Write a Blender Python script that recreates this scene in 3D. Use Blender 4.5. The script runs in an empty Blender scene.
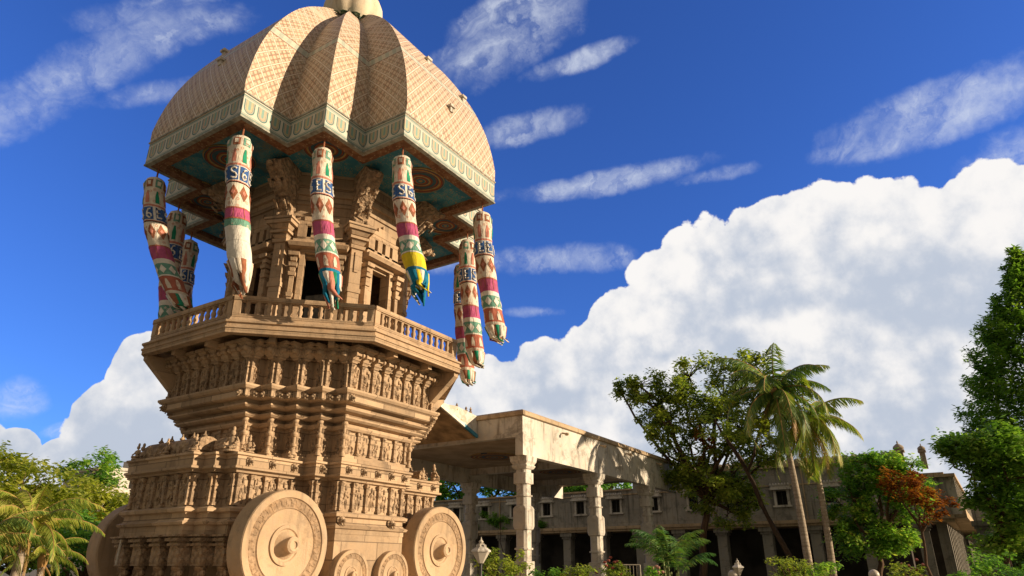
import bpy, math, random
from mathutils import Vector, Matrix
random.seed(7)
PI = math.pi
R = math.radians
scene = bpy.context.scene
COL = scene.collection
ZC = 1.6                       # eye height; chariot heights were surveyed relative to it

# ------------------------------------------------------------------ camera
F_PX, PITCH, YAW = 677.23, 0.3923, 0.5719
CAM = Vector((-19.591, -23.073, ZC))
FW = Vector((math.cos(YAW)*math.cos(PITCH), math.sin(YAW)*math.cos(PITCH), math.sin(PITCH)))
RT = Vector((math.sin(YAW), -math.cos(YAW), 0))
UP = RT.cross(FW)
cd = bpy.data.cameras.new('camera'); cam = bpy.data.objects.new('camera', cd); COL.objects.link(cam)
cd.lens = 36*F_PX/1024; cd.sensor_width = 36; cd.clip_end = 5000; cd.clip_start = 0.1
cam.matrix_world = Matrix(((RT.x, UP.x, -FW.x, CAM.x), (RT.y, UP.y, -FW.y, CAM.y), (RT.z, UP.z, -FW.z, CAM.z), (0, 0, 0, 1)))
scene.camera = cam

def ray(px, py):
    d = FW + RT*((px-512)/F_PX) - UP*((py-288)/F_PX)
    return d.normalized()
def at(px, py, dist):          # point of the place seen at a pixel, at a horizontal distance
    d = ray(px, py); k = dist/math.hypot(d.x, d.y)
    return CAM + d*k

# ------------------------------------------------------------------ object bookkeeping
def tag(o, label=None, cat=None, group=None, kind=None):
    if label: o['label'] = label
    if cat: o['category'] = cat
    if group: o['group'] = group
    if kind: o['kind'] = kind
    return o
def thing(name, loc=(0, 0, 0), label=None, cat=None, group=None, rz=0):
    o = bpy.data.objects.new(name, None); COL.objects.link(o)
    o.location = loc; o.rotation_euler = (0, 0, rz); o.empty_display_size = .3
    return tag(o, label, cat, group)

class MB:
    """collects faces of ONE part"""
    def __init__(s): s.v = []; s.f = []; s.m = []; s.uv = []; s.mats = []
    def mi(s, m):
        if m not in s.mats: s.mats.append(m)
        return s.mats.index(m)
    def add(s, vs, fs, m=0, uvs=None):
        b = len(s.v); s.v += [tuple(v) for v in vs]
        for k, f in enumerate(fs):
            s.f.append(tuple(b+i for i in f)); s.m.append(m)
            s.uv.append(uvs[k] if uvs else None)
    def box8(s, c, m=0):
        s.add(c, [(0, 3, 2, 1), (4, 5, 6, 7), (0, 1, 5, 4), (1, 2, 6, 5), (2, 3, 7, 6), (3, 0, 4, 7)], m)
    def box(s, x0, x1, y0, y1, z0, z1, m=0):
        s.box8([(x0, y0, z0), (x1, y0, z0), (x1, y1, z0), (x0, y1, z0), (x0, y0, z1), (x1, y0, z1), (x1, y1, z1), (x0, y1, z1)], m)
    def ebox(s, p, t, n, t0, t1, d0, d1, z0, z1, m=0, tz=0., dz=0.):
        """box in an edge frame: p origin, t tangent, n outward; tz/dz grow the top"""
        def q(a, b, z): return (p[0]+t[0]*a+n[0]*b, p[1]+t[1]*a+n[1]*b, z)
        s.box8([q(t0, d0, z0), q(t0, d1, z0), q(t1, d1, z0), q(t1, d0, z0),
                q(t0-tz, d0, z1), q(t0-tz, d1+dz, z1), q(t1+tz, d1+dz, z1), q(t1+tz, d0, z1)], m)
    def prism(s, poly, z0, z1, m=0):
        n = len(poly)
        s.add([(x, y, z0) for x, y in poly]+[(x, y, z1) for x, y in poly],
              [tuple(range(n-1, -1, -1)), tuple(range(n, 2*n))]+[(i, (i+1) % n, n+(i+1) % n, n+i) for i in range(n)], m)
    def loft(s, rings, m=0, cap0=True, cap1=True, uv=False, closed=True):
        n = len(rings[0]); vs = [p for r in rings for p in r]; fs = []; us = []
        if uv:
            per = [0.]
            for i in range(n):
                a = Vector(rings[0][i]); b = Vector(rings[0][(i+1) % n]); per.append(per[-1]+(b-a).length)
            vl = [0.]
            for k in range(len(rings)-1):
                vl.append(vl[-1]+(Vector(rings[k][0])-Vector(rings[k+1][0])).length)
        for k in range(len(rings)-1):
            for i in range(n if closed else n-1):
                j = (i+1) % n
                fs.append((k*n+i, k*n+j, (k+1)*n+j, (k+1)*n+i))
                if uv:
                    # u measured from each face's own middle line, so that patterns follow the lobes
                    u0, u1 = per[i], per[i+1]; mid = (u0+u1)/2
                    l0 = (Vector(rings[k][i])-Vector(rings[k][j])).length/2
                    l1 = (Vector(rings[k+1][i])-Vector(rings[k+1][j])).length/2
                    us.append(((mid-l0, vl[k]), (mid+l0, vl[k]), (mid+l1, vl[k+1]), (mid-l1, vl[k+1])))
        if cap0: fs.append(tuple(range(n-1, -1, -1))); us.append(None)
        if cap1: fs.append(tuple(range((len(rings)-1)*n, len(rings)*n))); us.append(None)
        s.add(vs, fs, m, us if uv else None)
    def profile(s, poly, prof, m=0, cap0=True, cap1=True, uv=False):
        s.loft([[(x, y, z) for x, y in offset(poly, e)] for e, z in prof], m, cap0, cap1, uv)
    def lathe(s, o, prof, n=24, m=0, axis='z', cap=True):
        """prof: (radius, height along axis)"""
        rings = []
        for r, h in prof:
            ring = []
            for i in range(n):
                a = 2*PI*i/n; c, d = r*math.cos(a), r*math.sin(a)
                if axis == 'z': ring.append((o[0]+c, o[1]+d, o[2]+h))
                elif axis == 'y': ring.append((o[0]+c, o[1]+h, o[2]-d))
                else: ring.append((o[0]+h, o[1]+c, o[2]+d))
            rings.append(ring)
        s.loft(rings, m, cap, cap)
    def tube(s, pts, rad, n=7, m=0, cap=True):
        pts = [Vector(p) for p in pts]; rings = []
        for i, p in enumerate(pts):
            d = (pts[min(i+1, len(pts)-1)]-pts[max(i-1, 0)])
            if d.length < 1e-6: d = Vector((0, 0, 1))
            d.normalize()
            a = d.cross(Vector((0, 0, 1)) if abs(d.z) < .95 else Vector((1, 0, 0))).normalized(); b = d.cross(a)
            r = rad[i] if isinstance(rad, (list, tuple)) else rad
            rings.append([p+(a*math.cos(2*PI*k/n)+b*math.sin(2*PI*k/n))*r for k in range(n)])
        s.loft(rings, m, cap, cap)
    def ell(s, c, r, m=0, nu=8, nv=5, ax=None):
        c = Vector(c); vs = []; fs = []
        for j in range(1, nv):
            ph = PI*j/nv
            for i in range(nu):
                th = 2*PI*i/nu
                q = Vector((r[0]*math.sin(ph)*math.cos(th), r[1]*math.sin(ph)*math.sin(th), r[2]*math.cos(ph)))
                vs.append(c+(ax @ q if ax else q))
        for j in range(nv-2):
            for i in range(nu):
                k = (i+1) % nu
                fs.append((j*nu+i, (j+1)*nu+i, (j+1)*nu+k, j*nu+k))
        t = len(vs); q0 = Vector((0, 0, r[2])); q1 = -q0
        vs += [c+(ax @ q0 if ax else q0), c+(ax @ q1 if ax else q1)]
        for i in range(nu):
            k = (i+1) % nu
            fs.append((t, i, k)); fs.append((t+1, (nv-2)*nu+k, (nv-2)*nu+i))
        s.add(vs, fs, m)
    def build(s, name, mats, parent=None, smooth=None, origin=None):
        me = bpy.data.meshes.new(name)
        vs = s.v
        if origin is not None:
            vs = [(x-origin[0], y-origin[1], z-origin[2]) for x, y, z in vs]
        me.from_pydata(vs, [], s.f)
        if not isinstance(mats, (list, tuple)): mats = [mats]
        for m in mats: me.materials.append(m)
        me.polygons.foreach_set('material_index', s.m)
        if any(u is not None for u in s.uv):
            l = me.uv_layers.new(name='UVMap')
            for p, u in zip(me.polygons, s.uv):
                if u:
                    for k, li in enumerate(p.loop_indices): l.data[li].uv = u[k]
        if smooth:
            me.polygons.foreach_set('use_smooth', [True]*len(me.polygons))
            me.set_sharp_from_angle(angle=R(smooth))
        me.update()
        o = bpy.data.objects.new(name, me); COL.objects.link(o)
        if origin is not None: o.location = origin
        if parent:
            o.parent = parent
            if origin is None: o.location = -Vector(parent.location) if parent.parent is None else o.location
        return o

def offset(poly, e):
    """move every edge of a CCW polygon outward by e"""
    n = len(poly); out = []
    for i in range(n):
        p0, p1, p2 = poly[i-1], poly[i], poly[(i+1) % n]
        d1 = Vector((p1[0]-p0[0], p1[1]-p0[1])).normalized(); d2 = Vector((p2[0]-p1[0], p2[1]-p1[1])).normalized()
        n1 = Vector((d1.y, -d1.x)); n2 = Vector((d2.y, -d2.x))
        den = 1+n1.dot(n2)
        k = (n1+n2)/den
        out.append((p1[0]+k.x*e, p1[1]+k.y*e))
    return out
def sym4(q):
    """q: CCW points of the (-x,-y) quadrant; returns the full polygon, mirrored in both axes"""
    q2 = [(-x, y) for x, y in reversed(q)]           # +x,-y
    q3 = [(-x, -y) for x, y in q]                    # +x,+y
    q4 = [(x, -y) for x, y in reversed(q)]           # -x,+y
    return q+q2+q3+q4
def edges(poly):
    n = len(poly); r = []
    for i in range(n):
        a = Vector(poly[i]); b = Vector(poly[(i+1) % n]); d = (b-a); L = d.length; d.normalize()
        r.append((a, b, d, Vector((d.y, -d.x)), L))
    return r
def convex(poly):
    r = []
    n = len(poly)
    for i in range(n):
        a, b, c = Vector(poly[i-1]), Vector(poly[i]), Vector(poly[(i+1) % n])
        r.append((b-a).cross(c-b) > 1e-6)
    return r

# ------------------------------------------------------------------ node helpers
class S:
    """socket wrapper with arithmetic"""
    def __init__(s, nt, k): s.nt = nt; s.k = k
    def op(s, o, *a, clamp=False):
        n = s.nt.nodes.new('ShaderNodeMath'); n.operation = o; n.use_clamp = clamp
        for i, v in enumerate((s,)+a):
            if isinstance(v, S): s.nt.links.new(v.k, n.inputs[i])
            else: n.inputs[i].default_value = v
        return S(s.nt, n.outputs[0])
    def __add__(s, o): return s.op('ADD', o)
    __radd__ = __add__
    def __sub__(s, o): return s.op('SUBTRACT', o)
    def __rsub__(s, o): return (s*-1)+o
    def __mul__(s, o): return s.op('MULTIPLY', o)
    __rmul__ = __mul__
    def __truediv__(s, o): return s.op('DIVIDE', o)
    def fract(s): return s.op('FRACT')
    def floor(s): return s.op('FLOOR')
    def abs(s): return s.op('ABSOLUTE')
    def max(s, o): return s.op('MAXIMUM', o)
    def min(s, o): return s.op('MINIMUM', o)
    def gt(s, o): return s.op('GREATER_THAN', o)
    def lt(s, o): return s.op('LESS_THAN', o)
    def pw(s, o): return s.op('POWER', o)
    def smooth(s, a, b, c=0., d=1.):
        n = s.nt.nodes.new('ShaderNodeMapRange'); n.interpolation_type = 'SMOOTHSTEP'
        s.nt.links.new(s.k, n.inputs[0])
        for i, v in enumerate((a, b, c, d)): n.inputs[i+1].default_value = v
        return S(s.nt, n.outputs[0])
class NT:
    def __init__(s, nt): s.nt = nt
    def n(s, t, **kw):
        n = s.nt.nodes.new(t)
        for k, v in kw.items(): setattr(n, k, v)
        return n
    def link(s, a, b): s.nt.links.new(a.k if isinstance(a, S) else a, b)
    def S(s, k): return S(s.nt, k)
    def noise(s, vec, scale, detail=4, rough=.55, dist=0, out=0, dim='3D'):
        n = s.n('ShaderNodeTexNoise'); n.noise_dimensions = dim
        if vec is not None: s.link(vec, n.inputs['Vector'])
        n.inputs['Scale'].default_value = scale; n.inputs['Detail'].default_value = detail
        n.inputs['Roughness'].default_value = rough; n.inputs['Distortion'].default_value = dist
        return s.S(n.outputs[out])
    def vor(s, vec, scale, feat='F1', out='Distance', rnd=1.):
        n = s.n('ShaderNodeTexVoronoi', feature=feat); s.link(vec, n.inputs['Vector']); n.inputs['Scale'].default_value = scale
        n.inputs['Randomness'].default_value = rnd
        return s.S(n.outputs[out])
    def mapping(s, vec, sc=(1, 1, 1), rot=(0, 0, 0), loc=(0, 0, 0)):
        n = s.n('ShaderNodeMapping'); s.link(vec, n.inputs[0]); n.inputs['Scale'].default_value = sc
        n.inputs['Rotation'].default_value = rot; n.inputs['Location'].default_value = loc
        return n.outputs[0]
    def mix(s, f, a, b, mode='MIX'):
        n = s.n('ShaderNodeMix', data_type='RGBA', blend_type=mode)
        if isinstance(f, S): s.link(f, n.inputs[0])
        else: n.inputs[0].default_value = f
        for v, i in ((a, 6), (b, 7)):
            if isinstance(v, (tuple, list)): n.inputs[i].default_value = tuple(v)+(1,) if len(v) == 3 else v
            elif isinstance(v, S): s.link(v, n.inputs[i])
            else: s.link(v, n.inputs[i])
        return n.outputs[2]
    def sep(s, vec):
        n = s.n('ShaderNodeSeparateXYZ'); s.link(vec, n.inputs[0]); return [s.S(n.outputs[i]) for i in range(3)]
    def comb(s, x, y, z):
        n = s.n('ShaderNodeCombineXYZ')
        for i, v in enumerate((x, y, z)):
            if isinstance(v, S): s.link(v, n.inputs[i])
            else: n.inputs[i].default_value = v
        return n.outputs[0]

def new_mat(name, rough=.85, spec=.3):
    m = bpy.data.materials.new(name); m.use_nodes = True
    nt = NT(m.node_tree); b = m.node_tree.nodes['Principled BSDF']
    b.inputs['Roughness'].default_value = rough
    b.inputs['Specular IOR Level'].default_value = spec
    return m, nt, b
def bump(nt, b, h, strength=.5, dist=.05):
    n = nt.n('ShaderNodeBump'); n.inputs['Strength'].default_value = strength; n.inputs['Distance'].default_value = dist
    nt.link(h, n.inputs['Height']); nt.link(n.outputs[0], b.inputs['Normal'])
def objco(nt): return nt.n('ShaderNodeTexCoord').outputs['Object']
def plain(name, col, rough=.6, var=.15, scale=6., bmp=.0, spec=.3):
    m, nt, b = new_mat(name, rough, spec); co = objco(nt)
    n = nt.noise(co, scale, 5)
    dark = tuple(c*(1-var*2) for c in col); lite = tuple(min(1, c*(1+var)) for c in col)
    nt.link(nt.mix(n.smooth(.3, .7), dark, lite), b.inputs['Base Color'])
    if bmp: bump(nt, b, n, bmp, .02)
    return m

def stone(name, base, grime, course=.62, joint=1., carve=0., scale=1.0, stain=.6):
    """weathered dressed stone: courses, mottling, stains, grain"""
    m, nt, b = new_mat(name, .88, .25); co = objco(nt)
    x, y, z = nt.sep(co)
    big = nt.noise(co, .35*scale, 5, .6)
    mid = nt.noise(co, 2.2*scale, 6, .65)
    fine = nt.noise(co, 18*scale, 4, .7)
    streak = nt.noise(nt.mapping(co, (3.2, 3.2, .22)), 1.0, 5, .6)
    c1 = nt.mix(big.smooth(.35, .65), [c*.80 for c in base], [min(1, c*1.12) for c in base])
    c2 = nt.mix(mid.smooth(.38, .72)*.55, c1, [base[0]*1.14, base[1]*1.02, base[2]*.86])
    c3 = nt.mix((streak.smooth(.52, .74)*stain), c2, grime)
    # block to block variation
    row = (z/course).floor(); t = (x+y)*.55+row*.37
    blk = nt.comb(t.floor(), row, 0.); lich = nt.noise(co, 1.1*scale, 8, .72, .4)
    wn = nt.n('ShaderNodeTexWhiteNoise'); nt.link(blk, wn.inputs[0])
    v = nt.S(wn.outputs[0])
    c3 = nt.mix(lich.smooth(.50, .64)*.6*stain, c3, [grime[0]*.9, grime[1]*.95, grime[2]*1.05]); c3 = nt.mix(nt.noise(co, .8*scale, 6, .6, .3).smooth(.6, .75)*.35, c3, (.62, .54, .42))
    c4 = nt.mix(.55*joint, c3, nt.mix(v, [c*.52 for c in base], [min(1, c*1.2) for c in base]))
    jz = ((z/course).fract()-.5).abs().gt(.475)
    jx = (t.fract()-.5).abs().gt(.49)
    j = jz.max(jx)*joint
    c5 = nt.mix(j*.55, c4, [c*.5 for c in grime])
    c6 = nt.mix(fine.smooth(.55, .8)*.35, c5, grime)
    h = mid*.5+fine*.35-j*.5
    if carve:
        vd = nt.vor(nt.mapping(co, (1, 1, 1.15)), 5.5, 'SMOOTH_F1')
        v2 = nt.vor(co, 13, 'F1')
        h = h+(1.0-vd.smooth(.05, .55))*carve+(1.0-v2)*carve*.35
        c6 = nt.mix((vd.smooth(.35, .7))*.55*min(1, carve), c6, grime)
    nt.link(c6, b.inputs['Base Color'])
    bump(nt, b, h, .75, .05 if not carve else .09)
    return m

M = {}
SB = (.48, .35, .232); SG = (.12, .085, .060)
M['stone'] = stone('sandstone', SB, SG, stain=.85)
M['stone_plain'] = stone('sandstone_smooth', (.51, .37, .245), SG, joint=.5, stain=.65)
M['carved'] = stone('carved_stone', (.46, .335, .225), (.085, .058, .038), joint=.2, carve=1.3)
M['wheelstone'] = stone('wheel_stone', (.49, .36, .24), (.22, .16, .11), joint=0., stain=.7)
M['wheelcarve'] = stone('wheel_carved_ring', (.40, .28, .18), (.13, .09, .06), joint=0., carve=.8, stain=.4)
M['grey_stone'] = stone('grey_granite', (.40, .34, .27), (.13, .10, .08), course=.8, joint=.5, stain=.9)
M['plaster'] = stone('limewashed_concrete', (.62, .59, .54), (.20, .165, .13), course=1.3, joint=.04, stain=1.0)
M['plaster_dim'] = stone('weathered_concrete', (.34, .32, .285), (.09, .085, .075), course=1.1, joint=.25, stain=1.0)
M['soffit_plain'] = plain('painted_soffit', (.40, .31, .22), .8, .12, 1.2)
M['coping'] = stone('coping_stone', (.50, .38, .25), (.17, .12, .08), course=2.5, joint=.1, stain=.8)
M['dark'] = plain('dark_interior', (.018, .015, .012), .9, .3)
M['metal_dark'] = plain('dark_metal', (.05, .05, .05), .5, .2)
M['white_glass'] = plain('white_lamp_glass', (.52, .47, .40), .35, .05)
M['green_wood'] = plain('green_paint', (.03, .11, .075), .6, .2)

# ------------------------------------------------------------------ world
SUN_AZ, SUN_EL = 23., 15.      # azimuth from -Y towards +X
to_sun = Vector((math.sin(R(SUN_AZ))*math.cos(R(SUN_EL)), -math.cos(R(SUN_AZ))*math.cos(R(SUN_EL)), math.sin(R(SUN_EL))))
world = bpy.data.worlds.new('World'); scene.world = world; world.use_nodes = True
W = NT(world.node_tree); bg = world.node_tree.nodes['Background']
sky = W.n('ShaderNodeTexSky', sky_type='NISHITA'); sky.sun_disc = False
sky.sun_elevation = R(SUN_EL); sky.sun_rotation = math.atan2(to_sun.x, to_sun.y)
sky.air_density = 1.0; sky.dust_density = .3; sky.ozone_density = 3.0
co = W.n('ShaderNodeTexCoord').outputs['Generated']
dx, dy, dz = W.sep(co)
az = dy.op('ARCTAN2', dx); el = dz.min(1).max(-1).op('ARCSINE')
n1 = W.noise(co, 7, 8, .60)
n2 = W.noise(W.mapping(co, (1, 1, 1), (0, 0, 0), (3.1, 1.7, .4)), 24, 6, .65)
vv = W.vor(co, 17, 'SMOOTH_F1')
def azel(px, py):
    d = ray(px, py); return math.atan2(d.y, d.x), math.asin(d.z)
def blob(px, py, wpx, hpx, ang=0):
    """signed field, 1 in the centre, 0 at the rim, of one cloud given by where it stands in the sky"""
    a0, e0 = azel(px, py)
    ca, sa = math.cos(R(ang)), math.sin(R(ang))
    a1, e1 = azel(px+wpx*ca*.5, py-wpx*sa*.5); u = Vector((-(a1-a0)*math.cos(e0)*2, (e1-e0)*2))
    lu = u.length; u.normalize(); w = Vector((-u.y, u.x))
    a2, e2 = azel(px, py-hpx*.5); lh = math.hypot((a2-a0)*math.cos(e0), e2-e0)*2
    X = (az-a0)*(-math.cos(e0)); Y = el-e0
    p = (X*u.x+Y*u.y)/lu; q = (X*w.x+Y*w.y)/lh
    return p*p+q*q
def field(lst):
    m = None
    for bl in lst:
        d = blob(*bl); m = d if m is None else m.min(d)
    return m
cum = field([(870, 320, 215, 135), (1010, 240, 110, 80), (730, 320, 115, 108), (650, 350, 70, 68), (560, 420, 110, 78), (790, 250, 90, 60),
             (760, 430, 420, 110), (480, 400, 50, 48), (900, 420, 300, 200), (1150, 300, 180, 220),
             (142, 380, 34, 50), (115, 425, 45, 45), (160, 440, 90, 62), (15, 452, 28, 24), (62, 462, 32, 24), (30, 520, 200, 50), (-70, 470, 90, 60)])
v3 = W.vor(W.mapping(co, (1, 1, 1), (0, 0, 0), (.7, .2, .9)), 38, 'F1')
wob = (n1-.5)*1.7+(.5-vv)*.80+(.5-v3)*.42+(n2-.5)*.42
cd_ = (1.0-cum)+wob*.62
cum_a = cd_.smooth(.0, .07)
# relief: compare the density towards the sun with the density here
off = W.mapping(co, (1, 1, 1), (0, 0, 0), tuple(to_sun*.035))
n1b = W.noise(off, 7, 8, .60)
rel = (n1-n1b)*2.2
low = el.smooth(.06, .50)
shade = (rel*1.5+.72+(low-.5)*.4+(vv-.35)*-.85+(v3-.35)*-.45+(1.0-cd_.smooth(0., .5))*.18+((W.noise(co, 3.0, 3, .5))-.5)*-.8)
gz = field([(930, 290, 200, 55, -5), (770, 300, 120, 22, 10), (140, 450, 70, 45, 0), (560, 400, 40, 20, 0)])
shade = shade-(1.0-gz+(n1-.5)*1.6).smooth(0., .9)*.42
cumcol = W.mix(shade.smooth(-.05, 1.22), (.52, .58, .69), (.96, .935, .915))
cir = field([(100, 62, 150, 26, 30), (175, 22, 80, 20, 5), (20, 110, 70, 22, 30), (165, 92, 60, 12, 10), (500, 45, 85, 30, 30), (575, 62, 50, 10, 20), (500, 15, 60, 20, 30),
             (525, 128, 55, 14, 15), (610, 182, 110, 11, 12), (725, 173, 42, 8, 12), (930, 115, 130, 26, 20), (1010, 85, 60, 30, 25), (865, 148, 60, 12, 10),
             (545, 260, 75, 14, 2), (470, 262, 60, 12, 3), (535, 312, 26, 6, 0), (18, 400, 28, 20, 0), (70, 430, 24, 8, 5), (1040, 150, 80, 30, 25)])
ang = math.radians(28)
st = W.noise(W.mapping(W.comb(az*-1.0, el, 0.), (1, 1, 1), (0, 0, -ang)), 1, 2)
sv = W.mapping(W.mapping(W.comb(az*-1.0, el, 0.), (1, 1, 1), (0, 0, -ang)), (8, 19, 1), (0, 0, 0), (0, 0, 0))
wv = W.n('ShaderNodeVectorMath', operation='ADD'); W.link(sv, wv.inputs[0])
wc = W.comb((n1-.5)*5.0, (W.noise(co, 4, 4)-.5)*6.0, 0.); W.link(wc, wv.inputs[1]); sv = wv.outputs[0]
c1 = W.noise(sv, 1.0, 9, .62, .6); c2 = W.noise(co, 40, 6, .6)
body = (1.0-cir*.62+(c2-.5)*1.1+(n1-.5)*2.6).smooth(.0, 1.35)
cir_a = (body*(c1.smooth(.26, .82)*.9+.1)*(c2.smooth(.15, .7)*.15+.85))*.86
EXPO = .5; BGS = .09; SKYS = 1/(BGS*2**EXPO)
s1 = W.mix(1., sky.outputs[0], (.46, .78, 1.60), 'MULTIPLY')
grade = W.n('ShaderNodeHueSaturation'); grade.inputs['Saturation'].default_value = 1.0; W.link(s1, grade.inputs['Color'])
cl = W.n('ShaderNodeVectorMath', operation='SCALE'); W.link(cumcol, cl.inputs[0]); cl.inputs['Scale'].default_value = SKYS*1.0
mixa = W.mix(cir_a, grade.outputs[0], tuple(v*SKYS*.92 for v in (.80, .86, .97)))
mixb = W.mix(cum_a, mixa, cl.outputs[0])
# added warm fill light in the unseen sky overhead and behind the viewer
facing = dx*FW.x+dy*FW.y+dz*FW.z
fill_mask = (facing+(n1-.5)*.25).smooth(.62, .38)
fill_col = W.mix(n2.smooth(.3, .7), tuple(v*SKYS for v in (.39, .335, .265)), tuple(v*SKYS for v in (.27, .24, .20)))
W.link(W.mix(fill_mask, mixb, fill_col), bg.inputs['Color']); bg.inputs['Strength'].default_value = BGS
world.cycles.sampling_method = 'MANUAL'; world.cycles.sample_map_resolution = 512
scene.cycles.max_bounces = 5; scene.cycles.diffuse_bounces = 3; scene.cycles.glossy_bounces = 2; scene.cycles.transmission_bounces = 2

sl = bpy.data.lights.new('sun', 'SUN'); so = bpy.data.objects.new('sun', sl); COL.objects.link(so)
sl.energy = 5.0; sl.angle = R(.5); sl.color = (1., .79, .54)
so.rotation_euler = (-to_sun).to_track_quat('-Z', 'Y').to_euler(); so.location = to_sun*100
scene.view_settings.view_transform = 'Standard'; scene.view_settings.look = 'None'; scene.view_settings.exposure = EXPO; scene.view_settings.gamma = 1

# ------------------------------------------------------------------ ground
def ground_mat():
    m, nt, b = new_mat('paved_ground', .9); co = objco(nt)
    a = nt.noise(co, .25, 6); c = nt.noise(co, 3, 6)
    k = nt.mix(a.smooth(.35, .65), (.20, .16, .11), (.10, .11, .05))
    nt.link(nt.mix(c.smooth(.4, .7)*.5, k, (.28, .23, .17)), b.inputs['Base Color']); bump(nt, b, c, .4, .03)
    return m
g = MB(); g.add([(-900, -900, 0), (900, -900, 0), (900, 900, 0), (-900, 900, 0)], [(0, 1, 2, 3)])
tag(g.build('ground', ground_mat()), kind='structure')
pv = MB(); pv.box(-14, 9, -12, 12, .0, .12)
tag(pv.build('pavement', M['grey_stone']), kind='structure')
def lawn_mat():
    m, nt, b = new_mat('lawn_green', .9); co = objco(nt)
    nt.link(nt.mix(nt.noise(co, 1.2, 6).smooth(.35, .65), (.05, .09, .02), (.10, .13, .035)), b.inputs['Base Color'])
    return m

# ==================================================================== CHARIOT
chariot = thing('temple_chariot', (0, 0, 0), 'giant carved sandstone temple chariot with stone wheels, octagonal balcony and lobed dome', 'temple chariot')
def Z(h): return h+ZC
S1 = .615
def tower_q(A):
    B = A-4*S1; q = []
    for k in range(5):
        q.append((-(A-S1*k), -(B+S1*k)))
        if k < 4: q.append((-(A-S1*(k+1)), -(B+S1*k)))
    return q
TOW = sym4(tower_q(4.23))
BASEQ = [(-6.0, -1.8), (-5.6, -1.8), (-5.6, -2.4), (-5.2, -2.4), (-5.2, -3.0), (-2.385, -3.0), (-2.385, -3.615), (-1.77, -3.615), (-1.77, -4.23)]
BASE = sym4(BASEQ)
CORE = sym4([(-4.6, -3.0), (-2.385, -3.0), (-2.385, -3.615), (-1.77, -3.615), (-1.77, -4.23)])

plinth = MB()
plinth.profile(sym4([(-7.0, -5.2)]), [(0, .12), (0, .40), (-.12, .44), (-.12, Z(-1.03)-.004)], 0)
plinth.build('plinth', M['stone_plain'], chariot)

b = MB()
b.profile(CORE, [(.22, Z(-1.03)), (.22, Z(-.78)), (.10, Z(-.72)), (.10, Z(-.6)), (0, Z(-.55)), (0, Z(1.12))], 0)
b.profile(BASE, [(.02, Z(1.12)), (.02, Z(1.28)), (.10, Z(1.30)), (.14, Z(1.38)), (.02, Z(1.44)), (-.02, Z(1.50)), (-.02, Z(1.66)), (.10, Z(1.70)),
                 (.12, Z(1.80)), (.0, Z(1.86)), (-.10, Z(1.88)), (-.10, Z(2.92)), (.02, Z(2.94)), (.04, Z(3.0)), (.20, Z(3.05)), (.20, Z(3.12)), (.12, Z(3.15)),
                 (.12, Z(3.46)), (.20, Z(3.49)), (.20, Z(3.56)), (.05, Z(3.60))], 0)
b.build('base', M['stone'], chariot)

TP = [(.02, Z(3.60)), (.08, Z(3.60)), (.08, Z(3.74)), (.0, Z(3.76)), (.0, Z(3.86)), (-.10, Z(3.88)), (-.04, Z(4.72)), (.10, Z(4.74)), (.16, Z(4.82)), (.17, Z(4.88)), (.03, Z(4.90)),
      (.04, Z(5.00)), (.26, Z(5.03)), (.36, Z(5.10)), (.37, Z(5.16)), (.20, Z(5.18)), (.22, Z(5.28)), (.46, Z(5.32)), (.56, Z(5.38)), (.57, Z(5.43)), (.42, Z(5.45)), (.46, Z(5.58)),
      (.70, Z(5.60)), (.76, Z(5.64)), (.76, Z(5.86)), (.84, Z(5.90)), (.90, Z(5.98)), (.90, Z(6.05)), (.78, Z(6.08)), (.60, Z(6.10)), (.64, Z(7.08)), (.78, Z(7.10)), (.78, Z(7.18)), (.66, Z(7.20)), (.70, Z(7.90))]
t = MB(); t.profile(TOW, TP, 0)
t.build('tower_body', M['stone'], chariot)

def basis(tn, n):
    return Matrix(((tn[0], n[0], 0), (tn[1], n[1], 0), (0, 0, 1)))
def figure(mb, p, tn, n, z, h, w, rnd, m=0):
    """relief figure standing in a niche: legs, hips, torso, head, arms, headdress"""
    ax = basis(tn, n)
    def P(a, b, c): return (p[0]+tn[0]*a*w+n[0]*(b*.8-.03), p[1]+tn[1]*a*w+n[1]*(b*.8-.03), z+c*h)
    sway = rnd.uniform(-.1, .1)
    def lm(a, b_, r):
        mb.tube([P(*a), P(*b_)], r*h, 5, m)
    hp = (sway, .03, .42)
    for sd in (-1, 1):
        kn = (sway+sd*rnd.uniform(.10, .26), .05, rnd.uniform(.2, .26))
        lm((hp[0]+sd*.08, .03, .42), kn, .075); lm(kn, (sway+sd*rnd.uniform(.05, .2), .02, .02), .055)
        el_ = (sway+sd*rnd.uniform(.24, .36), .05, rnd.uniform(.5, .66)); lm((sway*.3+sd*.16, .03, .70), el_, .05)
        lm(el_, (sway+sd*rnd.uniform(.12, .38), .07, rnd.choice((rnd.uniform(.35, .5), rnd.uniform(.75, .95)))), .045)
    mb.ell(P(sway, .03, .42), (.16*w, .06, .09*h), m, 6, 4, ax)
    mb.ell(P(sway*.5, .03, .60), (.17*w, .06, .15*h), m, 6, 4, ax)
    mb.ell(P(0, .05, .84), (.10*w, .055, .09*h), m, 6, 4, ax)
    mb.ell(P(0, .04, .94), (.075*w, .04, .07*h), m, 5, 4, ax)

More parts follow.
